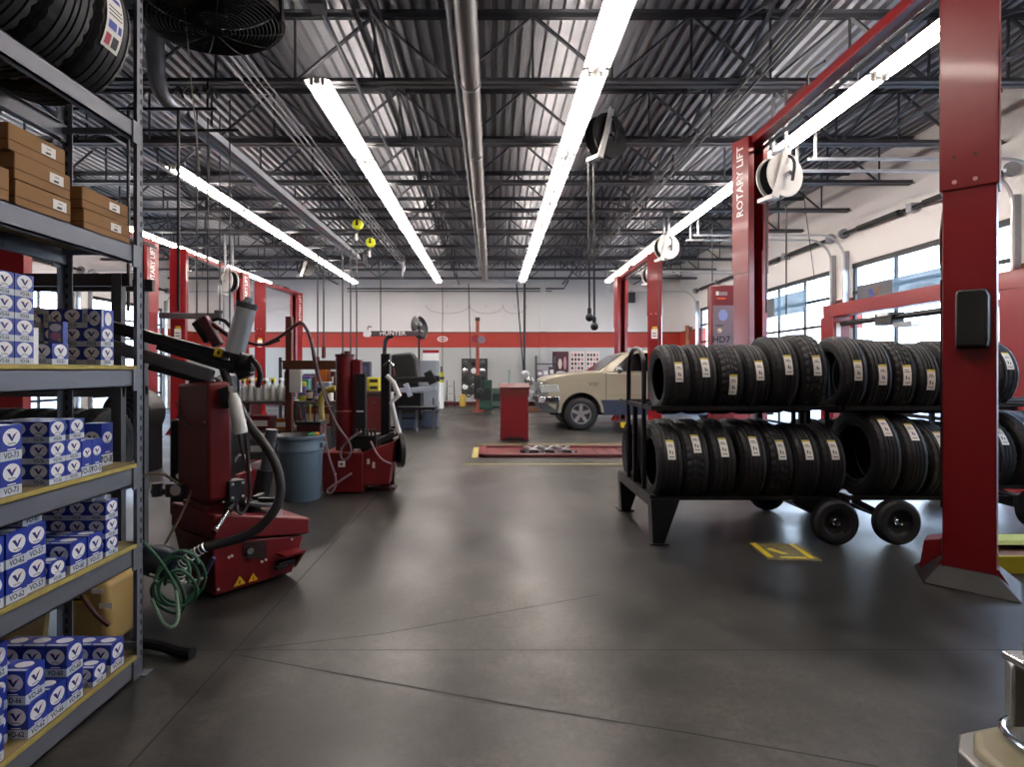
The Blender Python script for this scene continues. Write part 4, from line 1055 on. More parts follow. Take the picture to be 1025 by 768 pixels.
t = thing('steel_gantry', 'red steel gantry of two posts and a long top beam by the right doors', 'steel frame', (6.6, 9, 0))
b = MB(); b.span((6.48, 6.7, 2.50), (6.72, 10.95, 2.74), RED); b.build('top_beam', t, bevel=.012)
for y in (10.75, 6.9):
    b = MB(); b.span((6.44, y-.2, 0.01), (6.76, y+.2, 2.5), RED); b.span((6.36, y-.3, 0), (6.84, y+.3, .012), RED); b.build('post', t, bevel=.01)
b = MB()
for y in (10.55,): b.span((6.50, y-.012, 2.1), (6.58, y, 2.38), WHTP)
b.build('caution_label', t)
t = thing('door_operator', 'dark shaft with grey motor box hung below the red steel frame', 'door operator', (6.62, 9, 2.2))
b = MB(); b.cyl((6.6, 7.15, 2.36), (6.6, 10.52, 2.36), .05, BLKM); b.build('shaft', t)
b = MB(); b.span((6.5, 9.1, 2.24), (6.72, 9.5, 2.44), BLK); b.span((6.47, 9.15, 2.38), (6.5, 9.4, 2.44), WHT); b.span((6.52, 8.7, 2.18), (6.7, 9.1, 2.26), GALV); b.build('motor_box', t, bevel=.01)

BAN = sheer('banner_film', '#7c8a90', .82); BANW = sheer('banner_white', '#a8a29e', .8); BANT = mat('banner_letter', '#5c7486', .7); BANR = mat('banner_red', '#c98a92', .7); BAND = mat('banner_navy', '#4a549c', .7); BANO = mat('banner_tan', '#8c6a4c', .7)
def banner(label, y0, y1, z0, z1, logo_far):
    X = XR-.16; t = thing('window_banner', label, 'banner', (X, (y0+y1)/2, z0), group='banners on the garage doors')
    b = MB(); b.span((X-.004, y0, z0), (X, y1, z1), BAN); b.build('film', t)
    b = MB(); L = y1-y0; w = L*.42; b.span((X-.006, y1-w if logo_far else y0, z0+.01), (X-.0045, y1 if logo_far else y0+w, z1-.01), BANW); b.build('logo_panel', t)
    h = z1-z0; yc = (y1-w/2) if logo_far else y0+w/2; b = MB()
    # winged V seen from behind; viewer faces +X so local x runs along -Y
    Mx = frame((X-.008, yc, (z0+z1)/2), (0, -1, 0))
    b.flat([(-.36*h, .28*h), (-.12*h, .28*h), (.04*h, -.04*h), (.0, -.34*h)], BAND, Mx); b.flat([(.0, -.34*h), (.04*h, -.04*h), (.18*h, .30*h), (.42*h, .34*h)], BANO, Mx); b.build('emblem', t)
    b = MB(); b.text('Valvoline', h*.42, frame((X-.006, (y0+y1-w)/2, (z0+z1)/2), (0, -1, 0)), BANT, .7)
    b.build('lettering', t)
banner('pale translucent banner with faint emblem on the garage door behind the second right column', 13.7, 16.3, 2.92, 3.46, True)
banner('pale translucent banner with winged V emblem on the garage door left of the nearest column', 9.3, 11.75, 2.72, 3.25, True)

# ================================================================== REELS, CORDS AND CABLES
REELW = mat('reel_white', '#e4e2de', .4); HOSE = mat('black_hose', '#19191b', .5)
def reel(label, x, y, z, r, m, axis=(1, 0, 0), cordz=None, brk=True, cord_dx=0.):
    t = thing('hose_reel', label, 'hose reel', (x, y, z), group='overhead hose reels')
    a = Vector(axis).normalized()
    b = MB(); b.lathe([(-.10, .0), (-.10, r), (-.08, r*1.02), (-.075, r*.8), (.075, r*.8), (.08, r*1.02), (.10, r), (.10, 0)], (x, y, z), a, m, 32); b.build('drum', t)
    b = MB()
    for k in range(5): b.lathe([(0, r*.78), (.012, r*.93), (.024, r*.78)], Vector((x, y, z))+a*(-.07+.028*k), a, HOSE, 28)
    b.build('wound_hose', t)
    b = MB(); c = Vector((x, y, z)); sd = a.cross(Vector((0, 0, 1)))
    b.bar(c+a*.14+Vector((0, 0, r*1.2)), c+a*.14+sd*r*.75-Vector((0, 0, r*1.15)), .10, .02, REELW, up=a); b.bar(c+a*.14+sd*r*.75-Vector((0, 0, r*1.1)), c-a*.1+sd*r*.75-Vector((0, 0, r*1.1)), .09, .05, REELW)
    for s in (-1, 1): b.bar(c+a*.1*s+Vector((0, 0, r*1.1)), (x+a.x*.1*s, y+a.y*.1*s, ZJ), .04, .03, GALV)
    b.bar(c-a*.12+Vector((0, 0, r*1.2)), c+a*.15+Vector((0, 0, r*1.2)), .05, .03, GALV); b.cyl(c-a*.13, c+a*.17, .03, CHR)
    b.build('bracket', t)
    b = MB(); b.tube([c+Vector((0, 0, r*.9))+a*.1, c+a*.25+Vector((0, 0, r*.5)), c+a*.2-Vector((0, 0, r*.4))], .018, HOSE, smooth=2); b.build('feed_hose', t)
    if cordz is not None:
        b = MB(); q = c+sd*r*.75-Vector((0, 0, r*1.1)); b.tube([q, (q.x+cord_dx, q.y, cordz)], .011, HOSE, 6); b.build('drop_hose', t)
    return t
p = P(780, 180, 7.1); reel('white hose reel beside the top of the ROTARY LIFT column on the right', p.x-.05, 7.0, p.z, .27, REELW, (.3, -.95, 0), cordz=2.2)
p = P(667, 248, 12.6); reel('white hose reel beside the top of the bright red column near the pickup', p.x, 12.6, p.z, .27, REELW, (.25, -.97, 0), cordz=2.1)
p = P(643, 272, 15.8); reel('small distant white hose reel above the pickup cab', p.x+.22, 15.8, p.z-.1, .25, REELW, (.5, -.85, 0))
p = P(606, 138, 8.4); reel('black hose reel with white bracket hung right of the central light row', p.x, 8.4, p.z, .33, BLK, (.55, -.83, 0))
p = P(306, 268, 18.2); reel('black hose reel hung among the left lifts near the back wall', p.x, 18.2, p.z, .27, BLK, (.6, -.8, 0))
p = P(331, 163, 14.2); reel('white hose reel at the top of the left ROTARY LIFT column', P(229, 282, 14.4).x, 14.4, P(229, 282, 14.4).z, .28, REELW, (-.5, -.85, 0), cordz=2.2)
def hook_block(label, px, py, Y):
    p = P(px, py, Y); t = thing('cable_reel', label, 'cable reel', p, group='yellow retractable reels')
    b = MB(); b.cyl(p+Vector((0, -.06, 0)), p+Vector((0, .06, 0)), .11, mat('reel_lime', '#c6cf25', .4), seg=28); b.build('case', t, bevel=.015)
    b = MB(); b.span((p.x-.02, Y-.075, p.z-.02), (p.x+.02, Y-.06, p.z+.09), BLK); b.cyl(p+Vector((0, -.07, 0)), p+Vector((0, -.06, 0)), .03, BLK); b.build('hub_mark', t)
    b = MB(); b.bar(p+Vector((0, 0, .1)), (p.x, p.y, ZJ), .012, .012, BLKM); b.build('hanger', t)
    b = MB(); b.tube([p-Vector((.0, 0, .1)), p-Vector((.0, 0, .3))], .012, BLK); b.span((p.x-.045, p.y-.03, p.z-.34), (p.x-.0, p.y+.03, p.z-.2), WHT); b.build('cord_stop', t)
hook_block('yellow retractable cord reel hung right of the tube heater', 358, 225, 12.0)
hook_block('yellow and orange retractable cord reel just below the first yellow one', 371, 243, 13.2)
def cord(label, px, Y, y0, y1, r=.012, px2=None, end=None, m=None):
    a = P(px, y0, Y); c = P(px if px2 is None else px2, y1, Y)
    b = MB(); b.tube([a, a*.5+c*.5, c], r, m or HOSE, 6)
    o = b.build('hanging_cord', origin=a); tag(o, label, 'hanging cord', 'hanging cords and drop lines')
    if end:
        e = MB()
        if end == 'plug': e.cyl(c+Vector((0, 0, .05)), c-Vector((0, 0, .12)), .03, BLK); e.build('plug', o)
        if end == 'ball': e.ball(c, .062, BLK, 14); e.cyl(c+Vector((0, 0, .06)), c+Vector((0, 0, .14)), .03, BLK); e.build('weight_ball', o)
        if end == 'red': e.cyl(c+Vector((0, 0, .06)), c-Vector((0, 0, .2)), .045, REDD); e.build('red_fitting', o)
    return o
YR_ = 8.4
cord('black drop hose with ball stop below the black reel, left of the pair', 589, YR_, 150, 318, .016, 590, 'ball')
cord('black drop hose with ball stop below the black reel, right of the pair', 594, YR_, 150, 327, .016, 595, 'ball')
cord('dark pole line from the ceiling to the floor bench behind the podium, straight one', 525, 22.0, 284, 372, .05, 525, m=BLKM)
cord('dark line leaning beside the straight pole line behind the podium', 517, 22.0, 284, 372, .03, 524, m=BLKM)
cord('thin dark cord against the back wall left of the red post', 469, 21.5, 284, 362, .02, 471, 'plug')
cord('thin cord hanging over the white oval sign', 443, 20.5, 288, 382, .015)
cord('dark drop line just right of the left light row end, by the fan', 381, 14, 262, 333, .014)
for i, (px, Y, a, c, e) in enumerate(((318, 12.8, 255, 360, 'red'), (324, 12.8, 255, 350, 'red'), (343, 13.4, 246, 356, 'red'), (351, 14, 250, 358, 'plug'), (357, 14, 250, 362, 'red'))):
    cord(f'dark drop line above the red tire machine, {ORD[i]} from the left', px, Y, a, c, .018, end=e)
for i, (px, Y, a, c) in enumerate(((197, 7.2, 108, 322), (208, 7.2, 118, 318), (230, 7.6, 100, 330), (229-9, 8.6, 115, 325))):
    cord(f'thin dark cord hanging behind the near tire machine, {ORD[(0, 1, 3, 2)[i]]} from the left', px, Y, a, c, .009)
cord('thin pale cord hanging beside the drum fan', 184, 4.2, 0, 175, .004, 200, m=mat('pale_cord', '#8b867a', .6))
cord('thin dark cord in front of the service cabinet', 713, 12.5, 172, 282, .012)
cord('black rod hanging below the white reel at the right garage door', 787, 9.4, 205, 315, .012, end=None)
cord('thin slanting wire on the right wall above the garage door', 804, 12.3, 192, 285, .008, 816)
# hose line bundle with drop near the upper left joists
t = thing('hose_hanger', 'dark rack of hooks and coiled lines hung under the upper left joist', 'hanger', (-4.3, 6.9, 4.7))
b = MB(); b.bar((-5.2, 6.7, 4.62), (-3.3, 6.7, 4.62), .03, .03, BLKM); b.bar((-5.2, 7.3, 4.62), (-3.3, 7.3, 4.62), .03, .03, BLKM)
for x in (-5.1, -3.4): b.bar((x, 6.7, 4.62), (x, 6.7, ZJ), .02, .02, BLKM)
b.build('rail', t)
b = MB()
for i in range(5): b.tube([(-3.85+i*.1, 6.68, 4.85+.05*math.sin(i*2)), (-3.8+i*.1, 6.64, 4.75), (-3.72+i*.1, 6.66, 4.9), (-3.66+i*.1, 6.64, 4.72)], .012, SILV, smooth=2)
b.build('coiled_line', t)
b = MB()
for x in (-4.35, -3.75): b.tube([(x, 6.7, 4.6), (x, 6.7, 2.2)], .018, BLKM)
b.build('drop_pipe', t)
# ================================================================== NEAR RED TIRE MACHINE
GRY = mat('machine_grey', '#5d5f63', .45, .3, .08, 6)
t = thing('tire_changer', 'large dark red tire changer with black swing arm beside the shelving', 'tire changer', (-1.9, 4.0, 0))
F0 = Vector((-1.80, 3.62, 0)); u = Vector((.62, .78, 0)).normalized(); v = Vector((-.80, .60, 0)).normalized()
def B(a, c, z): return F0+u*a+v*c+Vector((0, 0, z))
def bx(b, a0, a1, c0, c1, z0, z1, m): b.hexa([B(a0, c0, z0), B(a1, c0, z0), B(a1, c1, z0), B(a0, c1, z0)], [B(a0, c0, z1), B(a1, c0, z1), B(a1, c1, z1), B(a0, c1, z1)], m)
b = MB()
b.hexa([B(.02, .02, .02), B(.58, .02, .02), B(.58, .5, .02), B(.02, .42, .02)], [B(0, 0, .385), B(.66, 0, .27), B(.66, .52, .30), B(-.02, .52, .40)], RED2)
b.build('base_cabinet', t, bevel=.01)
b = MB(); b.hexa([B(0, -.012, .393), B(.70, -.012, .278), B(.70, .53, .308), B(-.03, .53, .408)], [B(0, -.012, .565), B(.70, -.012, .395), B(.70, .53, .42), B(-.03, .53, .575)], RED2)
b.build('top_housing', t, bevel=.012)
b = MB()
for i in range(9):
    z = .20+i*.014; w0 = .20+(.0 if i > 1 else .03)
    b.hexa([B(w0+.0, -.006, z+.012), B(.37, -.006, z-.012), B(.37, .0, z-.012), B(w0, .0, z+.012)], [B(w0, -.006, z+.019), B(.37, -.006, z-.005), B(.37, .0, z-.005), B(w0, .0, z+.019)], INK)
b.build('vent_slots', t)
b = MB(); q = B(.24, -.01, .27); b.cyl(q, q+Vector((.012, -.015, 0)), .022, CHR, seg=14); b.build('knob', t)
for a, z in ((.03, .365), (.03, .07), (.56, .27), (.10, .26), (.12, .265), (.33, .17), (.36, .175)): q = B(a, -.003, z); b = MB(); b.cyl(q, q+Vector((.006, -.008, 0)), .009, WHT, seg=8); b.build('screw_head', t)
for a, s in ((.17, .042), (.265, .036)):
    b = MB(); q = B(a, -.008, .055); M = frame(q, u)
    b.flat([(-s, 0), (s, 0), (0, s*1.5)], mat('warning_yellow', '#e0b818', .5), M)
    M2 = frame(B(a, -.010, .055), u); b.flat([(-s*.12, s*.25), (s*.15, s*.25), (s*.05, s*.55), (s*.2, s*.6), (-.02*s, s*1.0), (s*.0, s*.65), (-.15*s, s*.6)], INK, M2)
    o = b.build('warning_label', t); o['label'] = 'yellow warning triangle'
b = MB(); bx(b, .44, .60, -.11, 0, .185, .20, RED2); b.hexa([B(.58, -.11, .19), B(.60, -.11, .19), B(.60, 0, .06), B(.58, 0, .06)], [B(.58, -.10, .195), B(.60, -.10, .195), B(.60, 0, .19), B(.58, 0, .19)], RED2); b.build('pedal_guard', t)
b = MB(); bx(b, .43, .56, -.05, 0, .10, .14, BLK); bx(b, .40, .48, -.08, -.04, .10, .125, BLK); b.build('pedal', t, bevel=.006)
b = MB(); bx(b, .36, .48, -.004-.012, -.011, .46, .50, mat('pink_label', '#d8b8c8', .5)); b.flat([B(.34, .1, .497), B(.47, .1, .472), B(.47, .17, .472), B(.34, .17, .497)], WHTP); b.build('paper_label', t)
# turntable on the top
b = MB(); c = B(.40, .24, .52); b.cyl(c-Vector((0, 0, .1)), c, .06, BLKM); b.lathe([(0, .0), (0, .17), (.02, .17), (.025, .0)], c, Vector((.16, .2, 1)), SILV, 32)
for k in range(4):
    a = k*PI/2; d = Vector((math.cos(a), math.sin(a), 0)); b.bar(c+d*.05+Vector((0, 0, .03)), c+d*.17+Vector((0, 0, .03)), .04, .03, BLKM)
b.build('turntable', t)
# upright column
b = MB(); bx(b, .0, .16, .10, .42, .54, .60, RED2); b.build('column_foot', t)
b = MB(); b.hexa([B(-.02, .02, .64), B(.14, .02, .64), B(.14, .46, .64), B(-.02, .46, .64)], [B(-.02, .03, 1.42), B(.13, .03, 1.42), B(.13, .46, 1.40), B(-.02, .46, 1.40)], RED2); b.build('column', t, bevel=.02)
b = MB(); bx(b, .02, .12, .12, .36, .58, .66, RED2); b.build('column_neck', t)
b = MB(); bx(b, .139, .143, .06, .20, 1.13, 1.17, mat('pink_label', '#d8b8c8')); b.build('maker_label', t)
b = MB(); b.tube([B(-.03, .45, 1.28), B(-.035, .36, 1.16), B(-.035, .2, 1.10), B(-.03, .05, 1.16)], .007, mat('amber_line', '#6a4632', .5), smooth=2); b.build('air_line', t)
b = MB(); bx(b, .10, .21, -.01, .09, .62, .76, mat('blue_black_bracket', '#23262e', .4)); bx(b, .14, .24, .04, .14, .58, .66, BLKM)
for a_, z in ((.12, .74), (.19, .74), (.12, .65), (.19, .65)): q = B(a_, -.012, z); b.cyl(q, q+Vector((.005, -.01, 0)), .01, WHT, seg=8)
b.build('clamp_bracket', t, bevel=.008)
b = MB(); b.cyl(B(.17, .05, .62), B(-.02, -.06, .47), .017, CHR, seg=12); b.cyl(B(.17, .05, .62), B(.10, .01, .565), .026, BLKM, seg=12); b.cyl(B(-.03, -.065, .465), B(-.015, -.058, .475), .022, REDD, seg=12); b.build('bead_lever', t)
b = MB(); b.tube([B(.21, .1, 1.35), B(.24, .05, 1.1), B(.25, .03, .85), B(.26, .02, .62), B(.2, .0, .52), B(.15, .0, .55), B(.17, .03, .64)], .011, HOSE, 6, smooth=2); b.tube([B(.19, .1, 1.3), B(.20, .06, 1.05), B(.25, .05, .8)], .009, HOSE, 6, smooth=1); b.build('air_hose', t)
# swing arms
ARMB = mat('arm_black', '#17181b', .35, .3)
p0, p1 = P(70, 316, 3.95), P(226, 358, 3.95)
b = MB(); b.bar(p0, p1, .10, .08, ARMB); b.bar(P(160, 346, 3.9), P(236, 370, 3.9), .08, .06, ARMB); b.build('swing_arm', t, bevel=.006)
b = MB(); b.bar(P(80, 337, 3.85), P(213, 377, 3.85), .05, .085, GRY); b.bar(P(150, 367, 3.9), P(214, 384, 3.9), .05, .05, ARMB); o = b.build('tool_arm', t, bevel=.01); o['label'] = 'grey flat lower arm'
b = MB(); q = P(219, 353, 3.86); M = frame(q, (1, 0, -.3)); b.span((-.03, -.03, .0), (.03, .03, .004), mat('warning_yellow', '#e0b818'), M); b.span((-.008, -.012, .004), (.008, .012, .006), INK, M); b.build('caution_sticker', t)
b = MB(); a_, c_ = P(247, 306, 3.9), P(234, 356, 3.9); d_ = (c_-a_).normalized(); b.cyl(a_, c_, .068, ALU, seg=28); b.cyl(a_-d_*.02, a_+d_*.02, .074, SILV, seg=28); b.cyl(c_-d_*.02, c_+d_*.02, .074, BLKM, seg=28); b.cyl(a_-d_*.02, a_-d_*.06, .03, CHR)
o = b.build('air_cylinder', t); o['label'] = 'silver upright air cylinder'
b = MB(); b.ball(P(244, 363, 3.9), (.075, .08, .065), ARMB, 14); b.bar(P(236, 352, 3.9), P(247, 378, 3.9), .08, .10, ARMB); b.bar(P(222, 364, 3.9), P(254, 368, 3.9), .10, .06, ARMB); b.tube([P(250, 356, 3.85), P(262, 372, 3.85), P(258, 388, 3.85)], .02, BLK, smooth=1); b.build('arm_joint', t, bevel=.01)
b = MB(); b.bar(P(203, 318, 4.0), P(219, 346, 4.0), .07, .07, mat('maroon_arm', '#5b2c34', .35, .3)); b.bar(P(196, 322, 4.05), P(209, 342, 4.05), .05, .06, ARMB); b.bar(P(212, 324, 4.0), P(234, 340, 4.0), .03, .03, REDD); b.tube([P(208, 322, 4.1), P(222, 318, 4.1), P(235, 332, 4.1)], .014, BLK, smooth=1); b.build('mount_head', t, bevel=.01)
b = MB(); b.tube([P(222, 362, 3.9), P(228, 385, 3.85), P(247, 423, 3.78), P(266, 446, 3.72), P(279, 470, 3.7), P(282, 497, 3.66), P(270, 520, 3.6), P(248, 537, 3.55), P(222, 544, 3.5), P(205, 548, 3.45)], .030, HOSE, 12, smooth=2)
b.lathe([(-.02, .0305), (-.02, .034), (.02, .034), (.02, .0305)], P(247, 423, 3.78), P(250, 429, 3.77)-P(244, 417, 3.79), CHR, 14); b.build('vacuum_hose', t)
b = MB(); pts = [P(205, 548, 3.45), P(191, 556, 3.44), P(182, 566, 3.44), P(179, 580, 3.44)]
b.tube(pts, .026, SILV, 12, smooth=2)
for i in range(12):
    f = i/11*2.99; k = min(int(f), 2); q = pts[k].lerp(pts[k+1], f-k); d = (pts[k+1]-pts[k]).normalized(); b.lathe([(-.004, .026), (0, .034), (.004, .026)], q, d, ALU, 14)
b.build('flexible_conduit', t)
b = MB(); q = P(167, 492, 3.85); b.cyl(q-Vector((.1, 0, 0)), q+Vector((.16, 0, 0)), .022, SILV)
for x, r in ((-.06, .035), (.04, .04), (.14, .045)): b.cyl(q+Vector((x, -.01, -.03)), q+Vector((x, -.01, .06)), r, mat('regulator_grey', '#4a4b55', .4, .4), seg=16)
g = P(178, 490, 3.78); b.cyl(g, g+Vector((0, -.03, 0)), .042, SILV, seg=20); b.cyl(g+Vector((0, -.03, 0)), g+Vector((0, -.032, 0)), .036, WHT, seg=20); b.build('air_regulator', t)
b = MB(); bt = mat('motor_blue', '#23303c', .35, .3); b.cyl(P(150, 560, 3.7), P(178, 568, 3.55), .10, bt, seg=24); b.cyl(P(178, 568, 3.55), P(182, 570, 3.52), .07, bt, seg=24); b.build('pump_motor', t, bevel=.01)
b = MB(); b.tube([B(-.03, .12, .12), B(-.06, .0, .18), B(-.02, -.05, .3)], .014, mat('lilac_tube', '#5c5a8c', .4), smooth=1); b.tube([P(150, 575, 3.5), P(180, 585, 3.5), P(207, 578, 3.55)], .008, WHT, 6, smooth=1); b.tube([P(195, 480, 3.8), P(185, 510, 3.7), P(165, 545, 3.6)], .008, mat('tan_line', '#8d7c6c', .5), 6, smooth=1); b.tube([P(130, 480, 3.6), P(160, 472, 3.6), P(178, 484, 3.7)], .009, mat('tan_line', '#8d7c6c'), 6, smooth=1); b.build('supply_line', t)

t = thing('spray_bottle', 'large white translucent bottle hanging below the silver air cylinder', 'bottle', P(240, 412, 3.75))
b = MB(); b.lathe([(0, 0), (0, .025), (.05, .038), (.25, .046), (.265, .04), (.265, 0)], P(233, 394, 3.62), P(241, 434, 3.62)-P(233, 394, 3.62), mat('bottle_white', '#e2e2de', .4), 20); b.build('bottle_body', t)
b = MB(); b.bar(P(225, 388, 3.66), P(231, 408, 3.66), .08, .08, BLK); b.build('pump_cap', t, bevel=.01)

# green hose tangle and tan tank by the far upright
b = MB()
for i, (px, py, Y, rr, ph) in enumerate(((172, 585, 3.25, .13, 0), (176, 592, 3.2, .11, 1), (168, 598, 3.28, .12, 2), (178, 580, 3.3, .15, .5))):
    c = P(px, py, Y); pts = []
    for k in range(26):
        a = k/25*2*PI*1.15+ph; pts.append(c+Vector((rr*.75*math.cos(a), .05*math.sin(a*1.3+ph)+k*.003, rr*1.05*math.sin(a))))
    b.tube(pts, .0095, GREEN, 7)
b.tube([P(140, 540, 3.1), P(160, 560, 3.15), P(178, 590, 3.2), P(180, 612, 3.22)], .0095, GREEN, 7, smooth=2)
b.tube([P(152, 600, 3.2), P(165, 630, 3.05), P(180, 625, 3.1), P(176, 590, 3.2)], .0095, mat('grey_green_hose', '#6f8d78', .5), 7, smooth=2)
tag(b.build('air_hose', origin=P(170, 600, 3.2)), 'green air hose hanging in loose coils beside the shelving foot', 'hose')
t = thing('portable_tank', 'tan portable tank with label stickers behind the bottom shelf', 'tank', (-2.03, 3.1, 0))
b = MB(); TK = mat('tank_tan', '#b39a62', .45, 0, .05, 4); b.hexa([(-2.32, 3.0, .0), (-2.05, 3.0, .0), (-2.05, 3.26, .0), (-2.32, 3.26, .0)], [(-2.30, 3.0, .36), (-2.06, 3.0, .36), (-2.06, 3.26, .36), (-2.30, 3.26, .36)], TK)
b.hexa([(-2.30, 3.0, .36), (-2.06, 3.0, .36), (-2.06, 3.26, .36), (-2.30, 3.26, .36)], [(-2.26, 3.06, .45), (-2.10, 3.06, .45), (-2.10, 3.22, .45), (-2.26, 3.22, .45)], TK); b.build('shell', t, bevel=.04, segs=4)
b = MB(); b.cyl((-2.18, 3.14, .44), (-2.18, 3.14, .50), .07, mat('tank_cap', '#c0a83a', .5), seg=24); b.build('lid', t)
b = MB(); M = frame((-2.2, 2.994, .27), (1, 0, 0)); b.span((-.05, -.02, 0), (.05, .02, .002), mat('warning_yellow', '#e0b818'), M); b.span((-.04, -.008, .002), (.04, .008, .003), INK, M)
b.span((.06, .03, 0), (.12, .06, .002), WHTP, M); b.span((.1, -.05, 0), (.17, -.02, .002), WHTP, M); b.span((-.12, .05, 0), (-.03, .07, .002), INK, M); b.build('sticker', t)
b = MB(); b.tube([(-2.28, 2.97, .42), (-2.18, 2.95, .34), (-2.1, 2.95, .22), (-2.03, 2.97, .14)], .012, mat('dark_red_strap', '#4a2220', .6), smooth=1); b.tube([(-1.9, 2.98, .05), (-1.75, 2.95, .05), (-1.63, 2.92, .03), (-1.55, 2.9, .03)], .03, BLK, 10, smooth=1); b.build('suction_hose', t)
t = thing('bag', 'pale tan sheet leaning behind the bottom shelf boxes', 'sheet', (-2.3, 2.95, 0))
b = MB(); b.hexa([(-2.72, 2.9, 0), (-2.34, 2.9, 0), (-2.34, 2.94, 0), (-2.72, 2.94, 0)], [(-2.72, 2.98, .5), (-2.34, 2.98, .5), (-2.34, 3.0, .5), (-2.72, 3.0, .5)], mat('kraft_sheet', '#a89a74', .8, 0, .12, 8)); b.build('sheet', t)

# dark rack behind the shelving
t = thing('storage_rack', 'dark steel rack with a heavy crossbar behind the grey shelving', 'rack', (-4.2, 4.6, 0))
for y in (4.5, 4.8):
    for x in (-5.6, -3.0):
        b = MB(); b.span((x-.04, y-.03, 0), (x+.04, y+.03, 2.27), DKST); b.build('post', t)
    b = MB(); b.span((-5.6, y-.02, 2.17), (-2.9, y+.02, 2.27), mat('rack_brown', '#2a2024', .5)); b.span((-5.6, y-.02, 1.28), (-2.96, y+.02, 1.36), DKST); b.build('beam', t)
b = MB(); b.span((-5.55, 4.48, 1.36), (-3.04, 4.82, 1.38), PLY); b.span((-5.55, 4.48, .5), (-3.04, 4.82, .52), DKST); b.build('deck', t)
for i, (x, z, r) in enumerate(((-3.25, .52, .33), (-3.5, .52, .33), (-3.75, .52, .33), (-4.0, .52, .33), (-4.25, .52, .33))):
    tire(f'plain black tire on the dark rack behind the shelving, {ORD[i]} from its right end', (x, 4.65, z+r+.001), r, sticker=False, spin=i*.4, group='tires on the dark rack')
def machine_cover(label, x, y, w, h):
    t = thing('equipment_cover', label, 'equipment', (x, y, 0))
    b = MB(); b.span((x-w/2, y-.25, .02), (x+w/2, y+.25, h*.7), BLK); b.build('cabinet', t, bevel=.03)
    b = MB(); b.hexa([(x-w*.45, y-.2, h*.7), (x+w*.45, y-.2, h*.7), (x+w*.45, y+.2, h*.7), (x-w*.45, y+.2, h*.7)], [(x-w*.3, y-.1, h), (x+w*.2, y-.1, h), (x+w*.2, y+.15, h), (x-w*.3, y+.15, h)], BLK); b.build('hood', t, bevel=.03)
    b = MB(); b.span((x-w*.2, y-.262, h*.45), (x+w*.3, y-.25, h*.5), WHT); b.tube([(x-w*.3, y-.3, h*.3), (x, y-.34, h*.38), (x+w*.45, y-.3, h*.36)], .03, WHT, smooth=2); b.build('white_trim', t)
machine_cover('dark machine with white trim between the shelving and the near red tire changer', -2.95, 5.9, .62, 1.42)
t = thing('barrel_fan', 'dark round fan housing near the foot of the far left column', 'fan', (-5.2, 8.3, 0))
b = MB(); b.cyl((-5.3, 8.1, .85), (-5.3, 8.5, .85), .36, BLK, seg=28); b.build('housing', t, bevel=.02)
for x in (-5.6, -5.05): b = MB(); b.span((x, 8.1, 0), (x+.05, 8.5, .8), BLKM); b.build('stand', t)
b = MB()
for r in (.1, .18, .26, .33): b.tube([(-5.3+r*math.cos(a*PI/12), 8.08, .85+r*math.sin(a*PI/12)) for a in range(24)], .006, SILV, 5, closed=True)
b.build('grille', t)

# ================================================================== BARREL, SECOND MACHINE, WORKBENCH
BAR = mat('barrel_blue_grey', '#5d7283', .45, 0, .06, 4)
t = thing('trash_barrel', 'blue grey round trash barrel between the two red tire machines', 'trash can', (-2.17, 6.5, 0))
b = MB(); c = (-2.22, 6.5, 0); b.lathe([(0, 0), (0, .215), (.02, .225), (.56, .25), (.57, .258), (.60, .258), (.61, .252), (.70, .256), (.71, .272), (.74, .272), (.745, .262), (.70, .245), (.04, .215), (.04, 0)], c, (0, 0, 1), BAR, 40); b.build('body', t)
b = MB(); b.lathe([(.60, .0), (.66, .20), (.75, .262), (.72, .272)], c, (0, 0, 1), mat('bin_liner', '#1c1a1c', .35), 32); o = b.build('bin_liner', t)
b = MB()
for s in (-1, 1): b.span((-2.22+s*.25-.03, 6.44, .60), (-2.22+s*.25+.03, 6.56, .66), BAR)
b.build('handle', t, bevel=.01)
b = MB(); b.ball((-2.05, 6.45, .74), (.07, .05, .04), mat('green_rag', '#2f8a52', .7), 10); b.ball((-2.0, 6.42, .76), (.03, .03, .025), mat('orange_rag', '#d88a2a', .7), 8)
tag(b.build('rag', origin=(-2.05, 6.45, .72)), 'crumpled green and orange rag on top of the trash barrel', 'rag')

t = thing('tire_changer', 'second red tire machine with round column and black post, right of the trash barrel', 'tire changer', (-1.7, 7.0, 0))
b = MB(); x0, x1, y0, y1 = -2.03, -1.55, 6.72, 7.25; b.span((x0, y0, .02), (x1, y1, .50), RED2); b.build('base_cabinet', t, bevel=.012)
b = MB(); b.hexa([(x1, y0+.02, .10), (x1+.30, y0+.1, .10), (x1+.30, y1, .10), (x1, y1, .10)], [(x1, y0+.02, .50), (x1+.36, y0+.1, .62), (x1+.36, y1, .62), (x1, y1, .50)], RED2); b.span((x1+.02, y0+.2, 0), (x1+.3, y1, .04), REDD); b.build('side_cabinet', t, bevel=.01)
b = MB(); b.cyl((-1.83, 6.98, .50), (-1.83, 6.98, 1.66), .112, RED2, seg=32); b.lathe([(0, .113), (0, .118), (.012, .118), (.012, .113)], (-1.83, 6.98, .98), (0, 0, 1), mat('pink_band', '#c98890', .4), 32); b.cyl((-1.83, 6.98, 1.66), (-1.83, 6.98, 1.69), .12, REDD, seg=32); b.cyl((-1.80, 6.98, 1.69), (-1.80, 6.98, 1.73), .04, REDD); b.build('column', t)
b = MB(); b.span((-1.72, 6.9, .55), (-1.62, 7.02, 1.62), RED2); b.build('slide_rail', t)
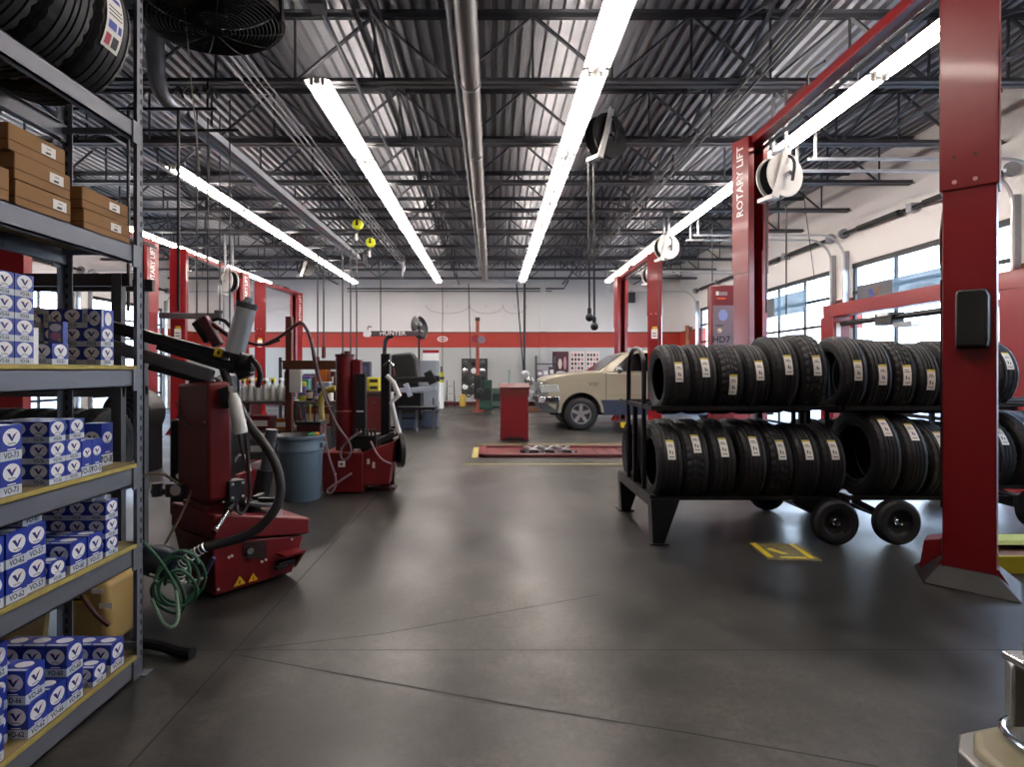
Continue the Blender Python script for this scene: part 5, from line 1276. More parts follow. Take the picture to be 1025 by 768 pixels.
b = MB(); b.span((-1.66, 6.82, .60), (-1.54, 6.92, 1.45), BLK); b.span((-1.65, 6.815, .98), (-1.56, 6.82, 1.0), WHT); b.build('control_box', t, bevel=.01)
b = MB(); b.span((-1.68, 6.78, .54), (-1.40, 7.1, .70), BLKM); b.bar((-1.6, 6.85, .52), (-1.22, 7.0, .70), .12, .06, BLK)
for i in range(6): b.cyl((-1.64+i*.045, 6.8, .70), (-1.64+i*.045, 6.8, .78), .015, (SILV, REDD, BLK)[i % 3], seg=10)
b.build('tool_tray', t, bevel=.006)
b = MB(); b.bar((-1.33, 7.05, 0.02), (-1.33, 7.05, 1.70), .11, .11, BLKM); b.bar((-1.25, 7.05, .05), (-1.25, 7.05, .75), .05, .05, BLKM); b.span((-1.42, 6.95, 0), (-1.2, 7.15, .03), BLKM); b.build('black_post', t, bevel=.008)
b = MB(); pts = [P(387, 376, 6.95), P(394, 383, 6.95), P(399, 396, 6.95), P(392, 403, 6.95), P(397, 425, 6.95), P(401, 437, 6.95)]
b.tube(pts, [.03, .03, .04, .03, .03, .025], WHT, 10); b.tube([P(401, 437, 6.95), P(394, 440, 6.95)], .02, WHT); b.tube([P(384, 366, 6.95), P(389, 361, 6.95), P(394, 366, 6.95)], .016, CHR); b.bar(P(393, 368, 6.95), P(394, 376, 6.95), .03, .03, REDD); o = b.build('helper_arm', t); o['label'] = 'white jointed helper arm'
b = MB(); b.cyl((-1.17, 6.98, .50), (-1.12, 7.0, .50), .22, BLK, seg=24); b.bar((-1.2, 7.0, .50), (-1.3, 7.0, .5), .06, .3, BLKM); b.ball((-1.16, 6.93, .33), .025, CHR, 8); b.build('bead_breaker_disc', t)
b = MB(); b.span((-1.84, 6.708, .33), (-1.76, 6.72, .40), WHTP); b.disc(.02, .012, INK, frame((-1.80, 6.706, .365), (1, 0, 0)), 14); b.span((-1.89, 6.708, .24), (-1.86, 6.72, .25), WHTP); b.span((-1.5, 6.735, .36), (-1.47, 6.75, .42), WHTP); b.span((-1.44, 6.75, .31), (-1.41, 6.765, .38), WHTP); b.build('sticker', t)
b = MB(); b.tube([P(312, 340, 6.7), P(322, 390, 6.65), P(336, 425, 6.6), P(352, 445, 6.55), P(350, 458, 6.55), P(342, 462, 6.55), P(340, 450, 6.55), P(352, 438, 6.6), P(362, 432, 6.6)], .014, mat('grey_air_hose', '#6e6266', .5), 8, smooth=2)
b.tube([P(324, 425, 6.65), P(328, 455, 6.6), P(338, 482, 6.58), P(332, 495, 6.55), P(325, 492, 6.55), P(338, 483, 6.57), P(352, 474, 6.6)], .013, mat('pink_air_hose', '#8d7078', .5), 8, smooth=2)
b.tube([P(371, 442, 6.7), P(380, 460, 6.65), P(393, 465, 6.7)], .012, mat('pink_air_hose', '#8d7078'), 8, smooth=2); b.build('air_hose', t)
t = thing('air_boom', 'brown red overhead tool beam between the far left column and the round red column', 'tool beam', (-2.2, 7.4, 1.5))
b = MB(); b.span((-2.75, 7.35, 1.50), (-1.98, 7.5, 1.62), mat('beam_brown', '#5a3420', .5)); b.build('beam', t, bevel=.006)
b = MB(); b.bar((-2.68, 7.42, .0), (-2.68, 7.42, 2.2), .08, .08, mat('post_brown', '#6a3a30', .5)); b.span((-2.65, 7.33, 1.2), (-2.5, 7.38, 1.5), WHTP); b.build('post', t)
b = MB(); b.tube([P(262, 346, 7.2), P(280, 338, 7.2), P(296, 325, 7.2), P(303, 322, 7.2), P(312, 340, 7.1), P(316, 372, 7.0), P(330, 405, 6.9)], .022, mat('maroon_hose', '#4a2a2e', .5), 8, smooth=2); b.tube([P(240, 340, 7.2), P(262, 347, 7.2), P(280, 340, 7.2)], .02, mat('maroon_hose', '#4a2a2e'), 8, smooth=2); b.build('overhead_hose', t)

# workbench with bottles
t = thing('workbench', 'cluttered steel workbench with shelves behind the trash barrel', 'workbench', (-2.9, 8.0, 0))
b = MB(); wb = mat('bench_top', '#55504c', .6, .2); x0, x1, y0, y1 = -3.65, -2.15, 7.75, 8.35
b.span((x0, y0, 1.02), (x1, y1, 1.06), wb); b.build('worktop', t, bevel=.005)
b = MB(); b.span((x0, y0+.02, .62), (x1, y1, .65), wb); b.span((x0, y0+.02, .25), (x1, y1, .28), wb); b.build('shelf', t)
for x in (x0+.04, x1-.04, -2.62):
    for y in (y0+.04, y1-.04):
        b = MB(); b.span((x-.025, y-.025, 0), (x+.025, y+.025, 1.02), STEEL); b.build('leg', t)
SB = mat('bottle_clear', '#dadcd8', .35); caps = ['#d4d440', '#d8c8a0', '#d6e04a', '#e8e8ea', '#d0d83c', '#e8e4f0', '#c8d238']
for i in range(7):
    x = -3.52+i*.105; t = thing('spray_bottle', f'clear spray bottle on the workbench, {ORD[i]} from the left in the row', 'spray bottle', (x, 7.95, 1.061), group='bottles on the workbench')
    b = MB(); b.lathe([(0, 0), (0, .046), (.01, .05), (.19, .05), (.24, .024), (.255, .02), (.255, 0)], (x, 7.95, 1.061), (0, 0, 1), SB, 20); b.build('bottle_body', t)
    b = MB(); b.cyl((x, 7.95, 1.312), (x, 7.95, 1.345), .024, mat('cap'+str(i), caps[i], .4), seg=12); b.span((x-.02, 7.88, 1.345), (x+.02, 7.99, 1.38), mat('cap'+str(i), caps[i])); b.span((x-.008, 7.89, 1.30), (x+.008, 7.905, 1.345), BLK); b.build('trigger', t)
def lump(name, label, cat, x, y, z, w, d, h, m, m2=None, kind='box'):
    t = thing(name, label, cat, (x, y, z))
    b = MB()
    if kind == 'box': b.span((x-w/2, y-d/2, z), (x+w/2, y+d/2, z+h), m)
    elif kind == 'can': b.lathe([(0, 0), (0, w/2), (h*.9, w/2), (h, w*.42), (h, 0)], (x, y, z), (0, 0, 1), m, 24)
    elif kind == 'jug':
        b.hexa([(x-w/2, y-d/2, z), (x+w/2, y-d/2, z), (x+w/2, y+d/2, z), (x-w/2, y+d/2, z)], [(x-w*.42, y-d*.42, z+h*.8), (x+w*.42, y-d*.42, z+h*.8), (x+w*.42, y+d*.42, z+h*.8), (x-w*.42, y+d*.42, z+h*.8)], m)
    b.build({'box': 'body', 'can': 'body', 'jug': 'jug_body'}[kind], t, bevel=min(w, d, h)*.08)
    if m2:
        b = MB()
        if kind == 'box': b.span((x-w*.38, y-d/2-.004, z+h*.3), (x+w*.38, y-d/2, z+h*.7), m2); b.build('label_panel', t)
        elif kind == 'can': b.lathe([(h*.25, w/2+.002), (h*.75, w/2+.002)], (x, y, z), (0, 0, 1), m2, 24); b.build('label_band', t)
        else: b.cyl((x+w*.15, y, z+h*.8), (x+w*.15, y, z+h), w*.14, m2); b.build('screw_cap', t)
    return t
lm = mat('lime_label', '#b8c030', .5); pur = mat('purple_label', '#6c5a9a', .5)
lump('can', 'lime and purple can right of the clear bottles on the workbench', 'can', -2.68, 7.95, 1.061, .10, .10, .27, lm, pur, 'can')
lump('battery_charger', 'silver blue angular tool on the workbench right of the lime can', 'tool', -2.38, 8.0, 1.061, .2, .2, .26, mat('tool_silver_blue', '#98a2b8', .3, .6), INK)
lump('drill_press', 'dark maroon bench tool under the brown tool beam', 'tool', -2.2, 8.1, 1.061, .12, .2, .34, REDD, BLK)
lump('parts_bin', 'red brown parts case with stickers on the workbench shelf behind the barrel', 'case', -2.45, 7.92, .651, .50, .26, .33, mat('case_brown', '#7a3326', .5), mat('case_sticker', '#c9a8a0', .5))
lump('parts_bin', 'red parts bin on the workbench shelf left of the brown case', 'case', -3.25, 7.92, .651, .34, .26, .20, RED2, WHTP)
lump('parts_bin', 'grey parts bin on the lower workbench shelf', 'case', -3.35, 7.95, .281, .36, .26, .22, GRY, WHTP)
lump('jug', 'blue grey fluid jug on the lower workbench shelf', 'jug', -2.95, 7.95, .281, .20, .16, .28, mat('jug_blue', '#44587a', .4), WHT, 'jug')
lump('oil_jug', 'tan oil jug on the lower workbench shelf behind the barrel', 'jug', -3.1+.4, 7.95, .281, .18, .16, .26, mat('jug_tan', '#9a8050', .4), BLK, 'jug')
t = thing('drain_pipe', 'leaning black lift arm tube between the near tire changer and the barrel', 'tube', (-2.35, 5.6, 0))
b = MB(); b.cyl(P(258, 508, 5.9), P(266, 470, 5.9), .085, BLK, seg=20); b.build('outer_tube', t)
b = MB(); b.cyl(P(266, 472, 5.9), P(272, 430, 5.9), .06, mat('tube_grey', '#3f4048', .4), seg=20); b.build('inner_tube', t)
t = thing('oil_drain', 'red floor jack body behind the near tire changer', 'jack', (-2.75, 5.9, 0))
b = MB(); b.span((-3.0, 5.75, .05), (-2.6, 6.2, .42), RED2); b.build('body', t, bevel=.02)
b = MB(); b.tube([(-2.7, 5.8, .42), (-2.62, 5.75, .62), (-2.52, 5.75, .62), (-2.5, 5.8, .45)], .012, WHT, smooth=1); b.build('handle', t)
b = MB()
for x in (-2.95, -2.65): b.cyl((x, 5.72, .05), (x, 5.76, .05), .05, BLK)
b.build('wheel', t)
lump('storage_bin', 'dark plastic bin standing on the bench behind the plain left columns', 'bin', -4.15, 8.8, 1.061+.03, .22, .2, .32, mat('bin_slate', '#3a4250', .5), None)
t = thing('tool_cabinet', 'dark red tool cabinet behind the clear spray bottles', 'tool cabinet', (-4.1, 8.8, 0))
b = MB(); b.span((-4.7, 8.5, .05), (-3.7, 9.0, 1.09), REDD); b.build('cabinet', t, bevel=.01)
for i in range(5): b = MB(); b.span((-4.66, 8.485, .12+i*.19), (-3.74, 8.5, .29+i*.19), RED2); b.span((-4.4, 8.475, .25+i*.19), (-4.0, 8.485, .265+i*.19), CHR); b.build('drawer', t)


# more of the clutter around the workbench
OR = mat('item_orange', '#c0621c', .5); TEAL = mat('item_teal', '#2f7a6c', .5); CRM = mat('item_cream', '#cfc4b0', .5); NAVY = mat('item_navy', '#27304e', .5); MAG = mat('item_purple', '#5a3c86', .5)
for a in (
    ('can', 'short black can with cream label on the workbench under the silver blue tool', 'can', -2.55, 7.84, 1.061, .09, .09, .16, BLK, CRM, 'can'),
    ('cup', 'white cup on the workbench right end', 'cup', -2.26, 7.85, 1.061, .08, .08, .11, WHT, None, 'can'),
    ('grease_tub', 'purple tub on the workbench front edge', 'tub', -2.42, 7.83, 1.061, .12, .12, .10, MAG, WHTP, 'can'),
    ('box', 'teal and white carton on the workbench behind the lime can', 'carton', -2.74, 8.2, 1.061, .16, .14, .30, TEAL, WHTP, 'box'),
    ('box', 'orange carton on the workbench shelf left of the brown case', 'carton', -2.92, 7.9, .651, .20, .2, .16, OR, WHTP, 'box'),
    ('box', 'white carton at the left end of the workbench shelf', 'carton', -3.53, 7.9, .651, .16, .2, .24, WHTP, NAVY, 'box'),
    ('jug', 'cream fluid jug on the workbench shelf behind the brown case', 'jug', -2.72, 8.2, .651, .2, .16, .32, CRM, REDD, 'jug'),
    ('jug', 'navy fluid jug at the right end of the lower workbench shelf', 'jug', -2.34, 7.95, .281, .2, .16, .28, NAVY, WHT, 'jug'),
    ('box', 'red and cream carton under the bench beside the tan jug', 'carton', -2.52, 7.9, .281, .14, .2, .2, RED2, CRM, 'box'),
    ('battery', 'black battery with red top under the workbench left side', 'battery', -3.12, 8.15, .281, .22, .16, .2, BLK, REDD, 'box'),
): lump(*a)
t = thing('parts_rack', 'open dark rack of coloured parts cartons behind the brown tool beam', 'rack', (-2.95, 9.4, 0))
for z in (.1, .62, 1.14, 1.62): b = MB(); b.span((-3.5, 9.2, z), (-2.4, 9.6, z+.03), DKST); b.build('board', t)
for x in (-3.48, -2.42):
    for y in (9.22, 9.58): b = MB(); b.span((x-.02, y-.02, 0), (x+.02, y+.02, 1.7), DKST); b.build('post', t)
pal = [NAVY, REDD, CRM, MAG, BLK, mat('item_slate', '#55606c', .5), OR, TEAL]
for i in range(12):
    k, r = i % 4, i//4; lump('parts_carton', f'parts carton on the dark rack behind the tool beam, {("lower", "middle", "upper")[r]} board, {ORD[k]} from the left', 'carton', -3.33+k*.255, 9.36, (.131, .651, 1.171)[r], .19, .26, .22+.08*((i*5) % 3), pal[(i*3) % 8], WHTP if i % 2 else None)
t = thing('tool_caddy', 'rolling red tool caddy of hanging hand tools left of the second red machine', 'tool caddy', (-2.32, 7.2, 0))
b = MB(); b.span((-2.46, 7.05, .06), (-2.16, 7.35, .80), REDD); b.build('cabinet', t, bevel=.01)
b = MB(); b.span((-2.47, 7.03, .80), (-2.15, 7.37, .84), BLK); b.build('top', t)
for i in range(5): b = MB(); x = -2.42+i*.055; b.cyl((x, 7.12, .84), (x+.01*(i-2), 7.12, 1.0+.03*(i % 3)), .012, (REDD, SILV, YEL, BLK, CHR)[i], seg=8); b.build('hand_tool', t)
for x in (-2.43, -2.19): b = MB(); b.cyl((x-.02, 7.1, .04), (x+.02, 7.1, .04), .04, BLK); b.build('caster', t)

# benches further back, between the second machine and the alignment station
t = thing('workbench', 'back workbench crowded with yellow and dark tool cases beyond the second red machine', 'workbench', (-3.0, 12.4, 0))
b = MB(); b.span((-4.2, 12.1, .98), (-2.3, 12.8, 1.03), wb); b.build('worktop', t)
b = MB(); b.span((-4.15, 12.15, .05), (-2.35, 12.75, .98), mat('bench_front_dark', '#3a2a2a', .5)); b.build('cabinet', t, bevel=.01)
for i in range(4): b = MB(); b.span((-4.1+i*.45, 12.13, .15), (-3.72+i*.45, 12.15, .9), REDD); b.span((-3.95+i*.45, 12.12, .78), (-3.85+i*.45, 12.13, .8), CHR); b.build('drawer', t)
for i in range(6):
    lump('organizer_case', f'yellow fronted small parts case on the back bench, {ORD[i]} of a double stack', 'parts case', -3.05+(i % 3)*.24, 12.35, 1.031+(i//3)*.15, .22, .3, .145, mat('case_yellow', '#b8b02a', .5), BLK)
lump('radio', 'dark blue radio case on top of the back bench at right', 'radio', -2.95, 12.5, 1.335, .5, .25, .34, mat('radio_navy', '#2c2f48', .45), mat('radio_grille', '#454a68', .5))
lump('pump_unit', 'black pump unit on the back bench left of the yellow cases', 'pump', -3.5, 12.4, 1.031, .3, .3, .42, BLK, mat('pump_label', '#8d8a96', .5))
lump('storage_tote', 'purple dark tote on the back bench left end', 'tote', -3.95, 12.4, 1.031, .36, .35, .38, mat('tote_purple', '#3a3046', .5), WHTP)
t = thing('duct_hose', 'curved yellow flexible hose beside the round red column', 'hose', (-2.25, 7.55, 0))
b = MB(); 
b.tube([P(336, 389, 7.55), P(326, 391, 7.55), P(321, 398, 7.55), P(321, 412, 7.55), P(323, 430, 7.55)], .045, mat('hose_yellow', '#a8993c', .5), 12, smooth=2); b.build('hose', t)
b = MB(); b.span((-2.42, 7.45, 0), (-2.2, 7.68, .72), BLKM); b.build('blower_base', t)

# ================================================================== ALIGNMENT STATION
AY = 14.5
t = thing('alignment_machine', 'dark wheel alignment station with lettered boom and hooded screen', 'alignment machine', (-2.6, AY, 0))
b = MB(); zb = P(0, 334, AY).z; b.bar((-3.2, AY, zb), (-1.9, AY, zb), .14, .13, mat('boom_grey', '#4a4246', .4, .2)); b.build('boom', t, bevel=.015)
b = MB(); b.text('HUNTER', .15, frame((-2.55, AY-.075, zb), (1, 0, 0)), LTXT, 1.15); o = b.build('lettering', t); o['label'] = 'white HUNTER lettering on the boom'
b = MB(); b.tube([(-2.55, AY, zb-.06), (-2.72, AY, zb-.1), (-2.78, AY, zb-.3), (-2.78, AY, .4)], .055, BLKM, 12, smooth=2); b.span((-3.1, AY-.3, 0), (-2.4, AY+.3, .06), BLKM); b.build('mast', t)
b = MB(); q = Vector((-3.2, AY-.05, zb)); b.cyl(q-Vector((.0, .06, 0)), q+Vector((0, .06, .0)), .10, WHT); b.span((q.x-.1, AY-.1, zb-.08), (q.x+.08, AY+.05, zb+.06), WHT); b.tube([q+Vector((0, 0, .1)), q+Vector((.02, 0, .2)), q+Vector((.1, 0, .16))], .015, SILV, smooth=1); b.build('camera_head', t)
b = MB(); pr = [P(392, 392, 14.2), P(393, 355, 14.2), P(413, 353, 14.2), P(418, 360, 14.2), P(421, 391, 14.2)]
fr = [Vector((p.x, 13.95, p.z)) for p in pr]; bk = [Vector((p.x, 14.5, p.z)) for p in pr]; n = 5
b.add(fr+bk, [tuple(range(n)), tuple(range(2*n-1, n-1, -1))]+[(i, n+i, n+(i+1) % n, (i+1) % n) for i in range(n)], mat('hood_black', '#18191a', .4)); o = b.build('screen_hood', t, bevel=.05, segs=3)
b = MB(); b.span((-2.45, 13.97, .25), (-1.75, 14.4, .92), BLKM); b.build('console', t, bevel=.02)
b = MB(); LB = mat('pale_blue_steel', '#aab4c4', .35, .4); b.bar(P(398, 391, 13.7), P(437, 389, 13.7), .10, .11, LB); b.bar(P(406, 384, 13.6), P(411, 397, 13.6), .1, .12, LB); b.bar(P(398, 381, 13.75), P(440, 379, 13.75), .16, .14, BLKM); b.bar(P(428, 372, 13.7), P(434, 384, 13.7), .2, .2, BLKM); b.build('sensor_arm', t, bevel=.01)
t = thing('pedestal_fan', 'black round cage fan tilted at the end of the lettered boom', 'fan', (-1.8, 15.1, 0))
Mf = tr(P(420, 328, 15.1)) @ Matrix.Rotation(math.radians(64), 4, 'Z') @ Matrix.Rotation(math.radians(78), 4, 'X')
b = MB(Mf); b.lathe([(-.07, .30), (-.03, .33), (.03, .33), (.07, .30)], (0, 0, 0), (0, 0, 1), mat('cage_dark', '#2a2224', .5), 28); b.build('cage', t)
b = MB(Mf)
for r in (.1, .16, .22, .28): b.tube([(r*math.cos(a*PI/12), r*math.sin(a*PI/12), .08) for a in range(24)], .006, SILV, 5, closed=True); b.tube([(r*math.cos(a*PI/12), r*math.sin(a*PI/12), -.08) for a in range(24)], .006, SILV, 5, closed=True)
b.build('guard_ring', t)
b = MB(Mf); b.cyl((0, 0, -.05), (0, 0, .05), .06, BLK)
for k in range(4):
    a = k*PI/2; d = Vector((math.cos(a), math.sin(a), 0)); n = Vector((-d.y, d.x, 0))
    v = [d*.05-n*.04, d*.27-n*.10, d*.27+n*.10, d*.05+n*.04]; b.hexa([q+Vector((0, 0, -.01)) for q in v], v, BLK)
b.build('blade', t)
b = MB(); q = P(420, 328, 15.1); b.tube([(q.x, q.y, q.z), (q.x-.03, q.y+.1, q.z-.15), (q.x-.03, q.y+.1, 0)], .025, BLKM); b.cyl((q.x-.03, q.y+.1, 0), (q.x-.03, q.y+.1, .05), .25, BLKM); b.build('stand', t)
GC = mat('cabinet_blue_grey', '#8a929c', .4, .2)
t = thing('cabinet', 'tall grey cabinet with white back panel beside the hooded screen', 'cabinet', (-1.75, 16, 0))
p, q = P(418, 361, 16), P(438, 428, 16); b = MB(); b.span((p.x, 15.8, 0.02), (q.x, 16.4, p.z), GC); b.build('body', t, bevel=.02)
b = MB(); b.span((p.x+.1, 16.4, p.z-.6), (q.x, 16.43, P(0, 351, 16).z), WHT); b.span((p.x+.1, 16.395, P(0, 353, 16).z), (q.x, 16.44, P(0, 350, 16).z), RED); b.build('back_panel', t)
b = MB(); b.span((p.x+.04, 15.78, .3), (q.x-.04, 15.8, .85), GC); b.bar((q.x-.1, 15.77, .5), (q.x-.1, 15.77, .7), .02, .02, CHR); b.build('cabinet_door', t)
for i, (a, c, y0_, y1_, Y) in enumerate(((399, 417, 413, 427, 14.2), (419, 439, 411, 426, 14.6))):
    p, q = P(a, y0_, Y), P(c, y1_, Y); t = thing('tote', f'slate blue plastic tub on the floor below the alignment station, {("left", "right")[i]} one', 'tub', ((p.x+q.x)/2, Y, 0))
    b = MB(); x0, x1, h = p.x, q.x, max(p.z, .34); m = mat('tub_blue', '#4d5a72', .45)
    b.hexa([(x0+.03, Y-.2, 0), (x1-.03, Y-.2, 0), (x1-.03, Y+.2, 0), (x0+.03, Y+.2, 0)], [(x0, Y-.24, h), (x1, Y-.24, h), (x1, Y+.24, h), (x0, Y+.24, h)], m); b.build('tub', t, bevel=.02)
    b = MB(); b.span((x0-.02, Y-.26, h-.03), (x1+.02, Y+.26, h+.01), mat('tub_rim', '#2a3038', .45)); b.build('rim', t)
t = thing('bench', 'low dark bench with a steel leg in front of the alignment console', 'bench', (-2.0, 13.4, 0))
p, q = P(398, 408, 13.4), P(436, 408, 13.4); b = MB(); b.span((p.x, 13.2, p.z-.05), (q.x, 13.7, p.z+.02), BLKM); b.build('top', t)
for x in (p.x+.05, (p.x+q.x)/2, q.x-.05): b = MB(); b.span((x-.03, 13.4, 0), (x+.03, 13.46, p.z-.05), STEEL); b.build('leg', t)

# ================================================================== BACK WALL
BY = 22.6
t = thing('display_post', 'tall slim red post with round discs standing before the back wall', 'post', (-.5, 20, 0))
b = MB(); p = P(478, 318, 20); b.span((-.56, 19.95, .05), (-.44, 20.07, p.z), mat('post_rust', '#8a4030', .45)); b.span((-.58, 19.93, p.z-.12), (-.42, 20.09, p.z), BLK); b.build('post', t)
b = MB(); b.span((-.72, 19.8, 0), (-.28, 20.2, .05), mat('post_rust', '#8a4030')); b.build('base', t)
b = MB(); c = P(476, 339, 19.9); b.cyl(c, c+Vector((0, .05, 0)), .14, RED, seg=24); c = P(482, 340, 19.88); b.cyl(c, c+Vector((0, .05, 0)), .14, mat('disc_grey', '#7a6a78', .3, .5), seg=24); b.build('disc', t)
b = MB()
for i in range(9):
    a = random.uniform(0, 6.28); r = random.uniform(.1, .42); c = Vector((-.5+r*math.cos(a)*1.1, 19.85+random.uniform(-.1, .05), .85+r*.8*math.sin(a)))
    b.tube([c+Vector((.09*math.cos(k*PI/5), .02*math.sin(k), .09*math.sin(k*PI/5))) for k in range(10)], .022, (SILV, BLK, BLKM)[i % 3], 7, closed=True)
b.span((-.62, 19.8, .45), (-.38, 19.95, 1.3), BLK); b.build('hanging_wheel_parts', t)
t = thing('tool_board', 'dark pegboard of wheel parts on the back wall behind the slim red post', 'tool board', (-.65, YB-.1, 1.3))
b = MB(); p, q = P(462, 359, YB-.08), P(488, 395, YB-.08); b.span((p.x, YB-.08, q.z), (q.x, YB-.03, p.z), mat('board_dark', '#3a3436', .6)); b.build('panel', t)
for i in range(4):
    for j in range(3):
        b = MB(); c = Vector((p.x+.15+j*.36, YB-.11, p.z-.18-i*.33)); b.lathe([(0, .05), (.02, .12), (.03, .1), (.03, .0)], c, (0, -1, 0), (SILV, CHR, BLKM, WHT)[(i+j*2) % 4], 16); b.build('wheel_part', t)
lump('bucket', 'yellow cylinder on the floor left of the slim red post', 'bucket', P(463, 0, BY).x, BY, 0, .26, .26, .5, mat('bucket_yellow', '#b89a3a', .5), None, 'can')
lump('bin', 'blue bin on the floor right of the slim red post', 'bin', P(490, 0, BY).x, BY, 0, .38, .3, .6, mat('bin_blue', '#2b48a8', .5), mat('bin_blue_label', '#5a78c8', .5), 'can')
lump('machine', 'dark green covered machine on the floor right of the slim red post', 'machine', P(486, 0, 21.4).x, 21.4, 0, .5, .4, 1.1, mat('green_cover', '#1f4034', .5), BLK)
t = thing('step_ladder', 'small dark step stool against the back wall left of the slim red post', 'step stool', P(451, 404, BY))
p = P(451, 404, BY); b = MB()
for s in (-1, 1):
    b.bar((p.x+s*.17, BY-.2, 0), (p.x+s*.14, BY, 1.05), .03, .03, BLKM); b.bar((p.x+s*.17, BY+.25, 0), (p.x+s*.14, BY, .95), .03, .03, BLKM)
b.build('frame', t)
for i in range(3): b = MB(); b.span((p.x-.17, BY-.24+i*.07, .22+i*.3), (p.x+.17, BY-.05+i*.07, .25+i*.3), mat('step_tan', '#9a8f80', .5)); b.build('step', t)
t = thing('safety_post', 'white post with yellow head left of the step stool', 'post', P(442, 404, 21.5))
p = P(442, 404, 21.5); b = MB(); b.cyl((p.x, 21.5, 0), (p.x, 21.5, 1.0), .09, WHT, seg=20); b.build('post', t)
b = MB(); b.cyl((p.x, 21.5, 1.0), (p.x, 21.5, 1.4), .10, mat('warn_yellow', '#c8c03a', .5), seg=20); b.cyl((p.x, 21.5, 1.4), (p.x, 21.5, 1.62), .05, SILV); b.cyl((p.x, 21.5, 1.12), (p.x, 21.5, 1.22), .105, BLK, seg=20); b.build('head', t)
t = thing('wall_sign', 'small white oval sign on the red stripe of the back wall', 'sign', P(443, 339, YB))
M = frame(P(443, 339.5, YB-.02), (1, 0, 0)); b = MB(M); b.prism([(.22*math.cos(a*PI/16), .12*math.sin(a*PI/16)) for a in range(32)], 'z', -.015, .0, WHT); b.build('plate', t)
b = MB(M); b.flat([(.17*math.cos(a*PI/12), .08*math.sin(a*PI/12), .002) for a in range(24)], mat('sign_red', '#c05a5a', .5)); b.span((-.12, -.02, .002), (.12, .02, .004), WHT); b.build('printed_mark', t)
PST = [mat('poster_maroon', '#4a1c28', .5), mat('poster_cream', '#e0cfc4', .5), mat('poster_pink', '#c98a90', .5), mat('poster_black', '#1c1418', .5)]
for i, (a, c) in enumerate(((553, 569), (571, 585), (587, 600))):
    p, q = P(a, 352, YB-.03), P(c, 376, YB-.03); z0 = q.z-.35
    t = thing('poster', ('dark maroon picture poster on the back wall left of the pickup windscreen', 'cream and black grid poster in the middle of three above the pickup hood', 'cream and black grid poster nearest the pickup windscreen')[i], 'poster', ((p.x+q.x)/2, YB-.03, z0), group='posters on the back wall')
    b = MB(); b.span((p.x, YB-.04, z0), (q.x, YB-.005, p.z), PST[0] if i == 0 else PST[1]); b.build('board', t)
    b = MB(); w, h = q.x-p.x, p.z-z0
    if i == 0:
        Mx = frame((p.x+w*.5, YB-.045, z0+h*.62), (1, 0, 0)); b.disc(w*.12, h*.16, PST[1], Mx @ tr(-.02, 0, 0)); b.disc(w*.1, h*.2, PST[2], Mx @ tr(w*.28, .03, 0)); b.disc(w*.38, h*.08, PST[1], Mx @ tr(0, -h*.3, 0)); b.disc(w*.2, h*.07, PST[2], Mx @ tr(.05, -h*.45, .0))
    else:
        for r in range(7):
            for k in range(4):
                x = p.x+w*(.06+.235*k); z = z0+h*(.04+.135*r); b.span((x, YB-.044, z), (x+w*.14, YB-.04, z+h*.085), (PST[3], PST[0], PST[3], PST[2])[(r*3+k+i) % 4])
    b.build('printed_image', t)
t = thing('parts_shelf', 'back shelf of boxes and parts between the podium and the pickup grille', 'shelf', (2.0, BY, 0))
p, q = P(536, 354, BY), P(556, 404, BY)
for z in (.05, .6, 1.15, 1.7): b = MB(); b.span((p.x, BY-.25, z), (q.x, BY+.25, z+.04), DKST); b.build('board', t)
for x in (p.x+.02, q.x-.02): b = MB(); b.span((x-.02, BY-.25, 0), (x+.02, BY+.25, 2.05), DKST); b.build('post', t)
cols = ['#8d7a80', '#b8a8ac', '#5a4650', '#a08a60', '#6d6a78', '#c8b8b8']
for i in range(9):
    k, r = i % 3, i//3; lump('parts_box', f'small parts box on the back shelf by the pickup grille, {("lower", "middle", "upper")[r]} board, {("left", "centre", "right")[k]}', 'parts box', p.x+.16+k*.24, BY-.02, .091+r*.55, .2, .3, .3+.06*((i*7) % 3), mat(f'parts_{i % 6}', cols[i % 6], .6), WHTP)
t = thing('wheel_display', 'rack of shiny wheel covers on the floor between the podium and the pickup', 'wheel rack', P(528, 390, 21.8))
p = P(528, 390, 21.8); b = MB(); b.span((p.x-.12, 21.75, 0), (p.x-.06, 21.85, 1.3), SILV); b.span((p.x-.3, 21.7, 0), (p.x+.3, 21.9, .04), SILV); b.build('stand', t)
for i in range(5): b = MB(); c = Vector((p.x+(.08 if i % 2 else -.1), 21.7, .3+i*.25)); b.lathe([(0, .17), (.03, .16), (.06, .06), (.05, 0)], c, (0, -1, 0), (CHR, ALU, REDD, CHR, ALU)[i], 22); b.build('wheel_cover', t)
for i, (px, w, h, col) in enumerate(((497, .3, .75, '#4c5a52'), (508, .34, .5, '#5a3c3c'), (516, .3, .95, '#3d544c'))):
    lump('floor_cabinet', ('grey green cabinet against the back wall left of the podium', 'maroon low cabinet against the back wall behind the podium', 'dark green cabinet against the back wall right of the podium')[i], 'cabinet', P(px, 0, BY).x, BY, 0, w*1.4, .4, h, mat(f'cab_{i}', col, .5), BLK)
lump('crate', 'brown low crate on the floor in front of the pickup bumper', 'crate', P(541, 0, 20.2).x, 20.2, 0, 1.0, .4, .14, mat('crate_brown', '#6a4028', .6), None)
